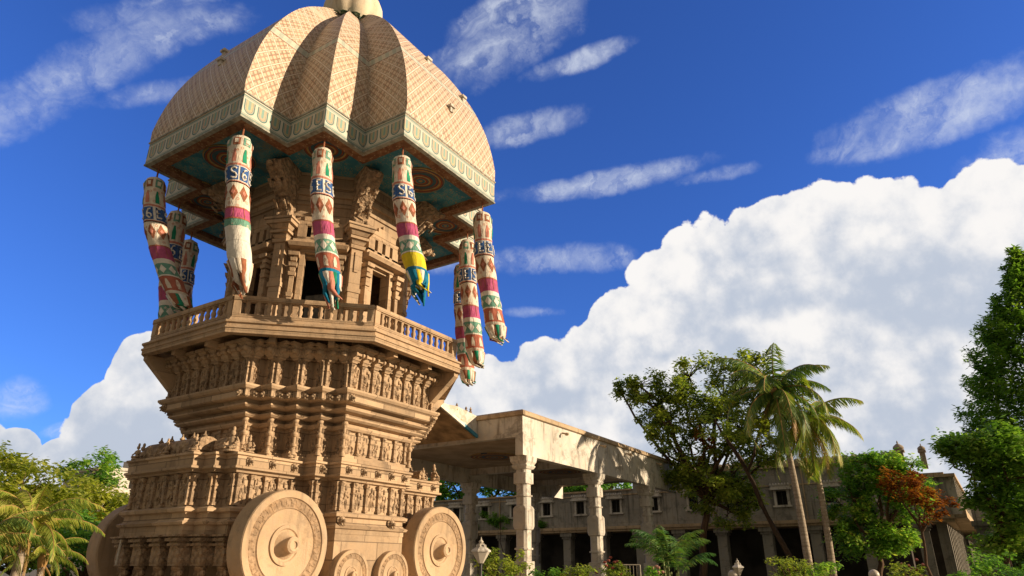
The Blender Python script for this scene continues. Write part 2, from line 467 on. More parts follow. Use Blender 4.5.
def frieze(name, poly, e0, z0, z1, cap=True, step=.62, seed=1, figs=True):
    """pilasters with small capitals and relief figures between them, round a whole tier"""
    rnd = random.Random(seed); mb = MB(); pl = offset(poly, e0); H = z1-z0
    cv = convex(pl); n = len(pl)
    for i, (a, b_, d, nn, L) in enumerate(edges(pl)):
        k = max(1, round(L/step)); w = L/k
        for j in range(k+1):
            if j == 0 and not cv[i]: continue
            if j == k and not cv[(i+1) % n]: continue
            t_ = j*w; ww = .055
            if j == 0: t_ += ww
            if j == k: t_ -= ww
            mb.ebox(a, d, nn, t_-ww, t_+ww, -.04, .10, z0, z1, 0)
            mb.ebox(a, d, nn, t_-ww-.03, t_+ww+.03, -.04, .13, z0, z0+.10*H, 0)
            mb.ebox(a, d, nn, t_-ww-.01, t_+ww+.01, -.04, .12, z1-.14*H, z1-.004, 0, .05, .05)
            mb.ebox(a, d, nn, t_-ww-.02, t_+ww+.02, -.04, .125, z0+.60*H, z0+.66*H, 0)
        if figs:
            for j in range(k):
                c = a+d*((j+.5)*w)
                if L < 1:  # narrow step: slim figure
                    figure(mb, c, d, nn, z0+.06*H, H*.84, .36, rnd)
                else: figure(mb, c, d, nn, z0+.06*H, H*.86, w*.8, rnd)
    return mb.build(name, M['carved'], chariot, 35)
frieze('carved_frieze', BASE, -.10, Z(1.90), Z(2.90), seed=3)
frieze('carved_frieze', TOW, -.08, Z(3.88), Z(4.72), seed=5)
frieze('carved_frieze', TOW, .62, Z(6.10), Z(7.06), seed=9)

# bracket capitals under the balcony
cap = MB(); pl = offset(TOW, .66); cvx = convex(pl)
def bracket_cap(mb, p, d, nn):
    for z0, z1, w, o0, gz in ((7.02, 7.12, .13, .16, .05), (7.12, 7.26, .18, .24, .08), (7.26, 7.36, .22, .40, .0), (7.36, 7.50, .17, .34, .10), (7.50, 7.605, .27, .55, .0)):
        mb.ebox(p, d, nn, -w, w, -.1, o0, Z(z0), Z(z1)-.003, 0, gz*.6, gz)
    ax = basis(d, nn)
    for sd in (-1, 1):
        mb.ell((p[0]+nn[0]*.36+d[0]*sd*.17, p[1]+nn[1]*.36+d[1]*sd*.17, Z(7.30)), (.09, .12, .10), 0, 6, 5, ax)
for i, (a, b_, d, nn, L) in enumerate(edges(pl)):
    if L > 1.2:
        k = round(L/.64)
        for j in range(k+1): bracket_cap(cap, a+d*(L*j/k if 0 < j < k else (.08 if j == 0 else L-.08)), d, nn)
    elif cvx[i]: bracket_cap(cap, a+d*.14, d, nn)
    else: bracket_cap(cap, b_-d*.14, d, nn)
cap.build('bracket_capitals', M['stone_plain'], chariot, 40)

# slim ringed colonnettes on the stepped corners
pl = offset(TOW, .06); cvx = convex(pl)
for i, p in enumerate(pl):
    if cvx[i]:
        cn = MB(); pr = [(.10, 3.76), (.10, 3.86), (.07, 3.9), (.07, 4.02), (.11, 4.06), (.11, 4.12), (.065, 4.16), (.065, 4.38), (.10, 4.42), (.12, 4.48), (.10, 4.54), (.06, 4.58), (.06, 4.78),
              (.10, 4.84), (.13, 4.92), (.10, 5.0), (.06, 5.04), (.07, 5.1), (.12, 5.18), (.12, 5.24), (.05, 5.34)]
        c = Vector((0, 0)); q = Vector(p); out = Vector((math.copysign(1, q.x), math.copysign(1, q.y)))
        rings = [(r, Z(h)) for r, h in pr]
        for (r0, h0), (r1, h1) in zip(rings, rings[1:]):
            lean0 = max(0, (h0-Z(4.7)))*.16; lean1 = max(0, (h1-Z(4.7)))*.16
            cn.loft([[(q.x+out.x*lean0+r0*math.cos(k*PI/4), q.y+out.y*lean0+r0*math.sin(k*PI/4), h0) for k in range(8)],
                     [(q.x+out.x*lean1+r1*math.cos(k*PI/4), q.y+out.y*lean1+r1*math.sin(k*PI/4), h1) for k in range(8)]], 0, False, False)
        cn.build('colonnette', M['stone_plain'], chariot, 50)

# lion heads on the ledges (one mesh, copied)
lh = MB()
lh.ell((0, .10, 0), (.13, .13, .14), 0, 8, 6); lh.ell((0, .04, .0), (.18, .07, .18), 0, 9, 5)
lh.ell((0, .23, -.04), (.075, .09, .06), 0, 6, 5); lh.ell((-.09, .08, .13), (.045, .04, .05), 0, 5, 4); lh.ell((.09, .08, .13), (.045, .04, .05), 0, 5, 4)
lh.ell((-.05, .19, .04), (.03, .03, .03), 0, 5, 4); lh.ell((.05, .19, .04), (.03, .03, .03), 0, 5, 4)
lh.tube([(-.06, .16, -.10), (-.07, .2, -.2)], .035, 5); lh.tube([(.06, .16, -.10), (.07, .2, -.2)], .035, 5)
lion0 = lh.build('lion_head', M['stone'], chariot, 60)
spots = []
def put_lions(poly, e, z, sp, sc=1., ends=False, side=None):
    for a, b_, d, nn, L in edges(offset(poly, e)):
        if side and abs(nn[1]) < .5: continue
        if L < 1: ks = [L*.5] if L > .5 else []
        elif ends: ks = [.22, L-.22]
        else:
            k = max(1, int(L/sp)); ks = [L*(j+.5)/k for j in range(k)]
        for q in ks: spots.append((a+d*q, nn, z, sc))
put_lions(BASE, .12, Z(3.32), .72, .74, side=True)
put_lions(TOW, .76, Z(5.74), .7, .72, True)
for sy in (-1, 1):
    for x in (-1.6, 1.0): spots.append((Vector((x, sy*4.24)), Vector((0, sy)), Z(1.58), .95))
for i, (p, nn, z, sc) in enumerate(spots):
    o = lion0 if i == 0 else lion0.copy()
    if i: COL.objects.link(o); o.parent = chariot
    o.location = (p[0], p[1], z); o.rotation_euler = (0, 0, math.atan2(nn[1], nn[0])-PI/2); o.scale = (sc,)*3

# pillared porch under both ends of the base
for sx in (-1, 1):
    slab = MB()
    for y0, y1, x in ((-1.8, 1.8, 6.0), (-2.4, -1.802, 5.6), (1.802, 2.4, 5.6), (-3.0, -2.402, 5.2), (2.402, 3.0, 5.2)):
        a_, b__ = sorted((sx*(x+.02), sx*4.602))
        slab.box(a_, b__, y0, y1, Z(1.0), Z(1.117))
    slab.build('porch_lintel', M['stone_plain'], chariot)
pp = MB()
pp.box(-.21, .21, -.21, .21, 0, .18)
pp.lathe((0, 0, 0), [(.16, .18), (.22, .26), (.15, .34), (.12, .42), (.17, .52), (.21, .62), (.16, .74), (.10, .82), (.13, .92), (.20, 1.0), (.20, 1.10)], 10)
pp.box(-.24, .24, -.24, .24, 1.10, 1.20)
pp.box(-.25, .25, -.25, .25, 1.20, 1.62)
for k, (w, z0, z1) in enumerate(((.26, 1.62, 1.69), (.34, 1.69, 1.77), (.29, 1.77, 1.83), (.41, 1.83, 1.92), (.35, 1.92, 1.97), (.47, 1.97, 2.028))):
    pp.box(-w, w, -w*.85, w*.85, z0, z1-.002)
for sd in (-1, 1):
    pp.ell((sd*.12, 0, .55), (.10, .2, .14), 0, 6, 5); pp.ell((0, sd*.16, .88), (.12, .09, .12), 0, 6, 5)
pil0 = pp.build('porch_pillar', M['carved'], chariot, 40); first = True
for sx in (-1, 1):
    for x, y in ((5.76, -1.55), (5.76, -.55), (5.76, .55), (5.76, 1.55), (5.36, -2.15), (5.36, 2.15), (4.96, -2.75), (4.96, 2.75)):
        o = pil0 if first else pil0.copy()
        if not first: COL.objects.link(o); o.parent = chariot
        first = False; o.location = (sx*x, y, Z(-1.03))

# barrel shrine roofs and seated statues above the ledge
def barrel(mb, cx, cy, hw, hl, z, h, along='y'):
    n = 10
    rings = []
    for k in range(n+1):
        a = PI*k/n; u = -hw*1.0*math.cos(a)*(1+.12*math.sin(a*2)**2); v = h*math.sin(a)**.8
        rings.append([(cx+u, cy-hl, z+v), (cx+u, cy+hl, z+v)] if along == 'y' else [(cx-hl, cy+u, z+v), (cx+hl, cy+u, z+v)])
    vs = [p for r in rings for p in r]
    mb.add(vs, [(2*k, 2*k+1, 2*k+3, 2*k+2) for k in range(n)]+[tuple(2*k for k in range(n, -1, -1)), tuple(2*k+1 for k in range(n+1))])
for sx in (-1, 1):
    sr = MB()
    sr.box(*sorted((sx*5.1, sx*5.85)), -1.55, 1.55, Z(3.60), Z(3.72))
    barrel(sr, sx*5.45, 0, .42, 1.6, Z(3.72), .48)
    for y in (-2.1, 2.1):
        sr.box(*sorted((sx*4.8, sx*5.35)), y-.28, y+.28, Z(3.60), Z(3.74)); barrel(sr, sx*5.07, y, .30, .30, Z(3.74), .42)
    for y in (-1.3, -.65, 0, .65, 1.3):
        sr.lathe((sx*5.45, y, Z(4.18)), [(.05, 0), (.10, .07), (.04, .14), (.02, .24)], 7)
    for y in (-1.35, -.7, 0, .7, 1.35):
        for q in range(3): sr.ell((sx*(5.82+.02*q), y+(q-1)*.13, Z(3.72)+.14*(q == 1)), (.07, .09, .12), 0, 6, 5)
        sr.ell((sx*5.84, y, Z(3.88)), (.05, .22, .20), 0, 8, 5)
    sr.build('shrine_roof', M['carved'], chariot, 45)
def statue_mb():
    s = MB()
    s.lathe((0, 0, 0), [(.30, 0), (.30, .06), (.25, .10)], 12)
    s.ell((0, 0, .40), (.17, .12, .24)); s.ell((0, .02, .74), (.10, .10, .12)); s.ell((0, 0, .90), (.07, .07, .11), 0, 7, 5); s.ell((0, 0, .20), (.20, .17, .12))
    for sd in (-1, 1):
        s.tube([(sd*.10, .03, .17), (sd*.30, .16, .20), (sd*.10, .26, .13)], [.09, .075, .05], 7)
        s.tube([(sd*.17, 0, .55), (sd*.29, .03, .40), (sd*.24, .18, .30)], [.06, .05, .04], 7)
    return s
st0 = statue_mb().build('statue', M['stone_plain'], chariot, 60); first = True
for (x, y, s_, rz) in ((-5.35, -2.75, .85, 1.9), (-4.85, -3.0, .62, 2.2), (-6.0, -1.72, .6, 1.6), (-5.95, .0, .62, 1.57), (-6.0, 1.72, .6, 1.6), (-5.25, 2.75, .8, 1.2),
                      (-3.1, -3.05, .5, 3.14), (5.35, -2.75, .85, -1.9), (6.0, 0, .62, -1.57), (5.25, 2.75, .8, -1.2), (4.3, -3.0, .55, 3.14)):
    o = st0 if first else st0.copy()
    if not first: COL.objects.link(o); o.parent = chariot
    first = False; o.location = (x, y, Z(3.585)); o.scale = (s_,)*3; o.rotation_euler = (0, 0, rz)

# wheels
def wheel(name, x, z, r, y0, y1, sgn, sc=1.):
    """disc on the chariot's side; y0 inner face, y1 outer face (distances from the axis plane)"""
    def prof(lst): return [(a*r, sgn*(y0+(y1-y0)*h)) for a, h in lst]
    # lathe axis y: height along +y
    m = MB()
    seq = [(.12, 0), (.97, 0), (1.0, .06), (1.0, .94), (.985, 1.0), (.86, 1.0), (.845, .93), (.68, .93), (.665, .99), (.65, .94), (.50, .90), (.40, .86), (.36, .86), (.36, .94), (.30, .94), (.28, .88), (.16, .88), (.02, .88)]
    n = 96 if r > 1 else 64; rings = []
    for a, h in prof(seq):
        rings.append([(x+a*math.cos(2*PI*k/n), h, z+a*math.sin(2*PI*k/n)) for k in range(n)])
    nr = len(rings)
    for k in range(nr-1):
        mi = 1 if k == 6 else 0
        m.loft([rings[k], rings[k+1]], mi, False, False)
    m.add(rings[-1], [tuple(range(n))], 0); m.add(rings[0], [tuple(range(n-1, -1, -1))], 0)
    ro_ = r*.765; yo = sgn*(y0+(y1-y0)*.93); no = int(2*PI*ro_/.2)
    for k in range(no):
        a = 2*PI*k/no; q = Vector((x+ro_*math.cos(a), yo, z+ro_*math.sin(a)))
        rr_ = Matrix.Rotation(-a, 3, 'Y')
        m.ell(q, (.085*r, .022, .045), 1, 6, 4, rr_); m.ell(q+rr_ @ Vector((.05*r, 0, .05)), (.03, .02, .03), 1, 5, 3, rr_); m.ell(q+rr_ @ Vector((-.05*r, 0, -.05)), (.03, .02, .03), 1, 5, 3, rr_)
    w = m.build(name, [M['wheelstone'], M['wheelcarve']], chariot, 30, origin=(x, sgn*(y0+y1)/2, z))
    hb = MB()
    hp = [(.27, .84), (.21, .98), (.155, 1.12), (.14, 1.30), (.15, 1.33), (.15, 1.44), (.115, 1.49), (.11, 1.50), (.065, 1.50), (.06, 1.44), (.005, 1.44)]
    rings = [[(x+a*math.cos(2*PI*k/32), h, z+a*math.sin(2*PI*k/32)) for k in range(32)] for a, h in prof([(a_, h_) for a_, h_ in hp])]
    hb.loft(rings, 0, False, True)
    h = hb.build('hub', M['wheelstone'], None, 40, origin=(x, sgn*(y0+y1)/2, z)); h.parent = w; h.location = (0, 0, 0)
    ax_ = MB(); ax_.tube([(x, sgn*3.0, z), (x, sgn*(y0+.02), z)], .26*r, 16); a = ax_.build('axle', M['stone_plain'], None, 40, origin=(x, sgn*(y0+y1)/2, z)); a.parent = w; a.location = (0, 0, 0)
    return w
for sg in (-1, 1):
    for x in (-3.96, 4.0): wheel('wheel', x, Z(.68), 1.715, 3.70, 4.43, sg)
    for x in (-1.05, 1.10): wheel('small_wheel', x, Z(-.22), .83, 4.16, 4.50, sg)

# balcony
def octa(ap):
    c = ap*math.tan(PI/8)
    return [(-c, -ap), (c, -ap), (ap, -c), (ap, c), (c, ap), (-c, ap), (-ap, c), (-ap, -c)]
OCT = octa(6.2)
balc = MB()
balc.profile(OCT, [(-1.6, Z(7.90)), (-.34, Z(7.90)), (-.30, Z(7.61)), (0, Z(7.61)), (0, Z(7.76)), (.04, Z(7.78)), (.04, Z(7.84)), (-.02, Z(7.86)), (-.02, Z(7.97)), (.05, Z(7.99)), (.05, Z(8.06)),
                   (-.06, Z(8.10)), (-.10, Z(8.10)), (-.20, Z(8.26)), (-.60, Z(8.26)), (-.62, Z(8.12)), (-2.0, Z(8.12))], 0)
balcony = balc.build('balcony', M['stone_plain'], chariot)
for a, b_, d, nn, L in edges(OCT):
    for f in (.30, .70):
        rb = MB(); rb.ebox(a, d, nn, L*f-.11, L*f+.11, -1.5, -.36, Z(7.46), Z(7.899)); o = rb.build('support_rib', M['stone_plain'], balcony); o.location = (0, 0, 0)
for sx in (-1, 1):
    for sy in (-1, 1):
        for ox, oy, ix, iy in ((6.05, 2.5, 4.75, 2.35), (2.5, 6.05, 2.35, 4.75)):
            if sx < 0 and sy < 0: continue
            o_ = Vector((sx*ox, sy*oy)); i_ = Vector((sx*ix, sy*iy)); d = (o_-i_).normalized(); w = Vector((-d.y, d.x))*.16
            vs = []; rb = MB()
            for s_ in (-1, 1):
                for (q, h) in ((i_, 6.25), (o_, 7.45), (o_, 7.608), (i_, 7.608)): vs.append((q.x+w.x*s_, q.y+w.y*s_, Z(h)))
            rb.add(vs, [(0, 1, 2, 3), (7, 6, 5, 4), (0, 4, 5, 1), (1, 5, 6, 2), (2, 6, 7, 3), (3, 7, 4, 0)])
            o = rb.build('strut', M['stone_plain'], balcony); o.location = (0, 0, 0)
RAIL = octa(5.96)
for a, b_, d, nn, L in edges(RAIL):
    m = MB()
    m.ebox(a, d, nn, .0, L, -.16, .06, Z(8.262), Z(8.38)); m.ebox(a, d, nn, .0, L, -.20, .10, Z(8.90), Z(9.06)); m.ebox(a, d, nn, .26, L-.26, -.14, .04, Z(8.86), Z(8.898))
    for e_ in (0, 1):
        t0 = 0 if e_ == 0 else L-.26
        m.ebox(a, d, nn, t0, t0+.26, -.17, .07, Z(8.381), Z(8.898))
    k = int((L-.6)/.36); w = (L-.6)/k
    for j in range(k):
        c = a+d*(.3+(j+.5)*w)+nn*(-.05)
        m.lathe((c.x, c.y, Z(8.38)), [(.085, 0), (.085, .05), (.06, .08), (.09, .17), (.095, .24), (.06, .34), (.075, .40), (.085, .43), (.085, .48)], 8)
    o = m.build('balustrade', M['stone_plain'], balcony, 40); o.location = (0, 0, 0)

# sanctum
sanctum = MB(); SO = octa(3.55)
ext = edges(SO)
for a, b_, d, nn, L in ext:
    c = (a+b_)/2
    for t0, t1, z0, z1 in ((-L/2, -.5, 8.12, 15.9), (.5, L/2, 8.12, 15.9), (-.498, .498, 11.9, 15.9)):
        sanctum.ebox(c, d, nn, t0, t1, -.35, 0, Z(z0), Z(z1))
    for z, o_ in ((8.3, .10), (9.0, .05), (12.05, .06), (14.3, .08), (14.75, .14), (15.2, .10)):
        for t0, t1 in (((-L/2, -.5), (.5, L/2)) if z < 11.9 else ((-L/2, L/2),)):
            sanctum.ebox(c, d, nn, t0, t1, -.02, o_, Z(z), Z(z)+.14)
sanct = sanctum.build('sanctum', M['stone'], chariot)
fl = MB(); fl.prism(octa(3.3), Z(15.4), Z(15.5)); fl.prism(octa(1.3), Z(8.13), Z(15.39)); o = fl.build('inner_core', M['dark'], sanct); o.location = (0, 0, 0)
for a, b_, d, nn, L in ext:
    c = (a+b_)/2; m = MB()
    for sd in (-1, 1):
        t_ = sd*.62
        m.ebox(c, d, nn, t_-.10, t_+.10, -.1, .16, Z(8.14), Z(12.0))                   # jamb
        q = sd*.92; 
        m.ebox(c, d, nn, q-.11, q+.11, -.02, .34, Z(8.14), Z(8.6)); m.ebox(c, d, nn, q-.085, q+.085, -.02, .28, Z(8.6), Z(10.9))
        for z0, w, o_ in ((10.0, .11, .32), (10.9, .13, .34), (11.1, .09, .30), (11.3, .15, .38), (11.55, .11, .34), (11.75, .20, .46)):
            m.ebox(c, d, nn, q-w, q+w, -.02, o_, Z(z0), Z(z0)+.15, 0, .02, .03)
    m.ebox(c, d, nn, -.72, .72, -.1, .20, Z(12.0), Z(12.16))
    m.ebox(c, d, nn, -1.15, 1.15, -.02, .50, Z(12.16), Z(12.30), 0, .08, .10)
    m.ebox(c, d, nn, -1.20, 1.20, -.02, .42, Z(12.30), Z(12.42)); m.ebox(c, d, nn, -1.05, 1.05, -.02, .30, Z(12.42), Z(12.56))
    o = m.build('doorway', M['stone_plain'], sanct); o.location = (0, 0, 0)
    m = MB()                                                   # pediment with three slots
    xs = (-.92, -.56, -.38, -.10, .10, .38, .56, .92)
    for i in range(0, 8, 2): m.ebox(c, d, nn, xs[i], xs[i+1], -.02, .20, Z(12.56), Z(13.35))
    m.ebox(c, d, nn, -.92, .92, -.02, .20, Z(12.56)+.001, Z(12.72)); m.ebox(c, d, nn, -.92, .92, -.02, .20, Z(13.351), Z(13.46))
    m.ebox(c, d, nn, -.70, .70, -.02, .22, Z(13.461), Z(13.66)); m.ebox(c, d, nn, -.40, .40, -.02, .20, Z(13.661), Z(13.88)); m.ebox(c, d, nn, -.05, .05, .04, .12, Z(13.88), Z(14.12))
    for q in (-.47, 0, .47): m.ebox(c, d, nn, q-.13, q+.13, -.01, .205, Z(13.24), Z(13.349), 0, .0, .02)
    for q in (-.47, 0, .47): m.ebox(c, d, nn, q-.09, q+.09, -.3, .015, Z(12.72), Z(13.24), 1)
    o = m.build('pediment', [M['stone_plain'], M['dark']], sanct); o.location = (0, 0, 0)
SV = octa(3.55)
for k, p in enumerate(SV):
    q = Vector(p); out = q.normalized(); tn = Vector((-out.y, out.x)); m = MB()
    m.ebox(q, tn, out, -.32, .32, -.3, .30, Z(8.13), Z(8.75)); m.ebox(q, tn, out, -.24, .24, -.3, .22, Z(8.75), Z(12.35))
    m.ebox(q, tn, out, -.08, .08, .2, .27, Z(8.9), Z(9.9)); m.ebox(q, tn, out, -.08, .08, .2, .27, Z(11.3), Z(12.2))
    for z0, h, w, o_, g_ in ((10.4, .2, .28, .26, 0), (12.35, .14, .30, .30, .04), (12.55, .14, .26, .26, .1), (12.75, .12, .40, .42, .0), (12.95, .16, .34, .34, .14), (13.12, .13, .55, .56, .04), (13.27, .10, .62, .64, 0)):
        m.ebox(q, tn, out, -w, w, -.3, o_, Z(z0), Z(z0+h)-.003, 0, g_*.7, g_)
    o = m.build('pilaster', M['stone_plain'], sanct); o.location = (0, 0, 0)
    m = MB()                                                   # rearing-beast bracket
    prof = [(-.3, 13.37), (.28, 13.37), (.34, 13.62), (.28, 13.84), (.50, 14.08), (.46, 14.32), (.78, 14.58), (1.05, 14.84), (1.22, 15.04), (1.50, 15.18), (1.58, 15.44), (1.35, 15.66), (1.05, 15.9), (-.3, 15.9)]
    vs = []
    for s_ in (-1, 1):
        for u_, h in prof:
            w = .33*s_; vs.append((q.x+out.x*u_+tn.x*w, q.y+out.y*u_+tn.y*w, Z(h)))
    n_ = len(prof)
    m.add(vs, [tuple(range(n_)), tuple(range(2*n_-1, n_-1, -1))]+[(i, n_+i, n_+(i+1) % n_, (i+1) % n_) for i in range(n_)])
    ax = basis(tn, out)
    def Q(t_, u_, h): return (q.x+out.x*u_+tn.x*t_, q.y+out.y*u_+tn.y*t_, Z(h))
    m.ell(Q(0, 1.49, 15.30), (.24, .26, .24), 0, 9, 6, ax); m.ell(Q(0, 1.79, 15.20), (.13, .16, .11), 0, 8, 5, ax)
    for sd in (-1, 1):
        m.ell(Q(sd*.2, 1.38, 15.52), (.08, .08, .12), 0, 6, 5, ax); m.ell(Q(sd*.12, 1.74, 15.34), (.05, .05, .05), 0, 6, 4, ax)
        m.ell(Q(sd*.22, 0.86, 14.95), (.14, .24, .28), 0, 8, 6, ax); m.ell(Q(sd*.24, 0.43, 14.2), (.12, .20, .22), 0, 8, 6, ax); m.ell(Q(sd*.24, .25, 13.6), (.12, .16, .18), 0, 8, 6, ax)
        m.tube([Q(sd*.2, 0.97, 14.9), Q(sd*.2, 1.35, 14.68), Q(sd*.2, 1.10, 14.48)], [.10, .08, .06], 7)
        m.tube([Q(sd*.2, 0.50, 14.2), Q(sd*.2, 0.79, 14.04), Q(sd*.2, .48, 13.78)], [.10, .08, .06], 7)
        m.tube([Q(sd*.28, -.1, 13.5), Q(sd*.28, 0.12, 14.4), Q(sd*.28, 0.41, 15.2), Q(sd*.28, 0.97, 15.7)], [.09, .1, .11, .08], 7)
    o = m.build('beast_bracket', M['carved'], sanct, 50); o.location = (0, 0, 0)

# dome
def tile_mat():
    m, nt, b = new_mat('dome_mosaic_tiles', .55, .4)
    uv = nt.n('ShaderNodeTexCoord').outputs['UV']; u, v, _ = nt.sep(uv)
    co = objco(nt)
    p = u*1.25; q = v*1.5
    d1 = ((p+q*.62).fract()-.5).abs(); d2 = ((p-q*.62).fract()-.5).abs()
    line = d1.gt(.445).max(d2.gt(.455))
    cellx = (p+q*.62).floor(); celly = (p-q*.62).floor()
    wn = nt.n('ShaderNodeTexWhiteNoise'); nt.link(nt.comb(cellx, celly, 0.), wn.inputs[0])
    f1 = ((p+q*.62)*3).fract(); f2 = ((p-q*.62)*3).fract()
    small = (f1-.5).abs().max((f2-.5).abs())
    dots = (d1+d2).lt(.24)
    dotg = ((d1-.25).abs()+(d2-.25).abs()).lt(.13)
    base = nt.mix(small.gt(.34)*.85, (.60, .47, .335), (.29, .145, .095))
    base = nt.mix(dots*.2, base, (.66, .54, .40)); base = nt.mix(dotg*.6, base, (.24, .24, .17))
    base = nt.mix(nt.S(wn.outputs[0])*.28, base, (.66, .55, .40))
    base = nt.mix(d1.gt(.425)*.7, base, (.22, .09, .06)); base = nt.mix(line*.85, base, (.76, .68, .56)); 
    edge = (d1-.43).abs().lt(.012).max((d2-.43).abs().lt(.012)); base = nt.mix(edge*.8, base, (.22, .10, .07))
    # one horizontal ribbon high on the lobes
    rib = (v-4.3).abs().lt(.22); rib2 = (v-4.3).abs().lt(.27)
    base = nt.mix(rib2, base, (.26, .13, .09)); base = nt.mix(rib, base, nt.mix(((u*2.4).fract()-.5).abs().lt(.25)*.6, (.56, .53, .43), (.30, .38, .32)))
    rv = (v-8.9).abs().lt(.28); base = nt.mix(rv, base, (.62, .50, .38))
    # flat tile joints
    jj = (v*4).fract().lt(.07); base = nt.mix(jj*.35, base, (.25, .16, .10))
    g_ = nt.noise(co, .8, 6, .65); st_ = nt.noise(nt.mapping(co, (2.5, 2.5, .3)), 1, 5, .6)
    base = nt.mix(g_.smooth(.5, .8)*.25, base, (.62, .50, .36)); base = nt.mix(st_.smooth(.55, .75)*.45, base, (.25, .18, .12))
    nt.link(base, b.inputs['Base Color']); bump(nt, b, line*.6+small.gt(.4)*-.3+nt.noise(co, 20, 4)*.4, .5, .03)
    return m
def band_mat():
    m, nt, b = new_mat('painted_arch_border', .6, .35)
    uv = nt.n('ShaderNodeTexCoord').outputs['UV']; u, v, _ = nt.sep(uv); co = objco(nt)
    x = (u/.60).fract()-.5; y = v-.42                 # v in metres 0..1
    # U shaped niche: flat top, round foot
    yy = y.min(0.)
    r = ((x*.60).pw(2.)+yy*yy).op('SQRT'); xx = (x*.60).abs()
    rr = r.max(xx*(y.gt(0.)))
    inside = y.lt(.36)
    ring1 = (rr-.215).abs().lt(.028)*inside; ring2 = (rr-.155).abs().lt(.012)*inside
    fill = rr.lt(.14)*inside
    base = nt.mix(fill, (.56, .53, .45), nt.mix(nt.noise(co, 3, 2).smooth(.4, .6), (.42, .40, .24), (.50, .36, .26)))
    base = nt.mix(ring1, base, (.08, .18, .17)); base = nt.mix(ring2, base, (.22, .20, .15))
    dot = rr.lt(.055)*inside; base = nt.mix(dot, base, (.20, .34, .30))
    e = (v-.05).abs().lt(.035).max((v-.92).abs().lt(.035)); e2 = (v-.12).abs().lt(.012).max((v-.85).abs().lt(.012))
    base = nt.mix(e.max(e2), base, (.16, .24, .21))
    g_ = nt.noise(co, 1.6, 6, .65); base = nt.mix(g_.smooth(.5, .75)*.4, base, (.40, .32, .23))
    nt.link(base, b.inputs['Base Color']); bump(nt, b, (ring1+ring2)*-1.+nt.noise(co, 14, 4)*.5, .5, .03)
    return m
def soffit_mat():
    m, nt, b = new_mat('blue_painted_soffit', .7, .3); co = objco(nt)
    v = nt.vor(co, 3.2, 'F1'); v2 = nt.vor(co, 9, 'F1'); n = nt.noise(co, 1.5, 6, .6, .5); nf = nt.noise(co, 5., 3, .5, 1.5)
    x, y, z = nt.sep(co)
    base = nt.mix(n.smooth(.35, .65), (.035, .19, .29), (.06, .30, .40))
    scroll = (nf-.5).abs().lt(.022)*n.gt(.47)
    base = nt.mix(scroll*.75, base, (.42, .30, .12)); base = nt.mix((v2.lt(.20)*nt.noise(co, .9, 2).gt(.52))*.8, base, (.45, .34, .15))
    base = nt.mix(nt.noise(co, .7, 6).smooth(.55, .7)*.5, base, (.14, .10, .06))
    nt.link(base, b.inputs['Base Color']); return m
def border_mat():
    m, nt, b = new_mat('red_brown_painted_border', .75, .3); co = objco(nt)
    base = nt.mix(nt.noise(co, 4, 4).smooth(.4, .6), (.17, .075, .04), (.27, .14, .075))
    base = nt.mix(nt.vor(co, 7).lt(.22)*.7, base, (.45, .36, .20)); nt.link(base, b.inputs['Base Color']); return m
def medal_mat():
    m, nt, b = new_mat('medallion_paint', .7, .3); co = objco(nt); x, y, z = nt.sep(co)
    r = (x*x+y*y).op('SQRT'); a = y.op('ARCTAN2', x)
    pet = (a*8/PI).op('SINE')*.03*r
    k = ((r+pet)*4.6).fract()
    base = nt.mix(k.gt(.5), (.26, .07, .035), (.38, .26, .10)); base = nt.mix((k-.5).abs().lt(.10), base, (.02, .08, .12))
    base = nt.mix(r.lt(.20), base, (.05, .16, .20)); base = nt.mix((r-.62).abs().lt(.07), base, (.04, .12, .16)); base = nt.mix(r.lt(.09), base, (.42, .26, .1))
    base = nt.mix(nt.noise(co, 6, 4).smooth(.45, .7)*.4, base, (.08, .05, .03))
    nt.link(base, b.inputs['Base Color']); return m
CA, CB, CC = 7.39, 3.10, 5.20
CAN = sym4([(-CA, -CB), (-CC, -CB), (-CC, -CC), (-CB, -CC), (-CB, -CA)])
SP = [(15.70, 1.0), (16.70, 1.010), (17.3, 1.014), (18.0, 1.0), (18.8, .978), (19.6, .948), (20.4, .908), (21.2, .860), (22.0, .803), (22.8, .740), (23.6, .668), (24.4, .582), (25.1, .495), (25.7, .415), (26.2, .345), (26.55, .29)]
def spin(z):
    for (z0, s0), (z1, s1_) in zip(SP, SP[1:]):
        if z0 <= z <= z1: return s0+(s1_-s0)*(z-z0)/(z1-z0)
dm = MB(); zs = [16.72]+[17.0+.35*k for k in range(28)]; zs = [z for z in zs if z < 26.5]+[26.54]
dm.loft([[(x*spin(z), y*spin(z), Z(z)) for x, y in CAN] for z in zs], 0, True, True, uv=True)
dome = dm.build('dome', tile_mat(), chariot, 25)
bd = MB()
bd.loft([[(x, y, Z(z)) for x, y in offset(CAN, .06)] for z in (15.74, 16.74)], 0, False, False, uv=True)
bd.profile(CAN, [(.06, Z(16.745)), (.10, Z(16.76)), (.10, Z(16.82)), (-.05, Z(16.84))], 1, False, False)
bd.profile(CAN, [(-.1, Z(15.66)), (.09, Z(15.66)), (.09, Z(15.735)), (.06, Z(15.739))], 1, False, False)
o = bd.build('border_band', [band_mat(), plain('band_moulding', (.34, .34, .29), .7, .2, 5)], dome); o.location = (0, 0, 0)
so_ = MB()
def ringface(mb, P0, P1, z0, z1, m):
    n_ = len(P0); mb.add([(x, y, z0) for x, y in P0]+[(x, y, z1) for x, y in P1], [(i, n_+i, n_+(i+1) % n_, (i+1) % n_) for i in range(n_)], m)
ringface(so_, offset(CAN, -.1), offset(CAN, -.52), Z(15.66), Z(15.66), 1)
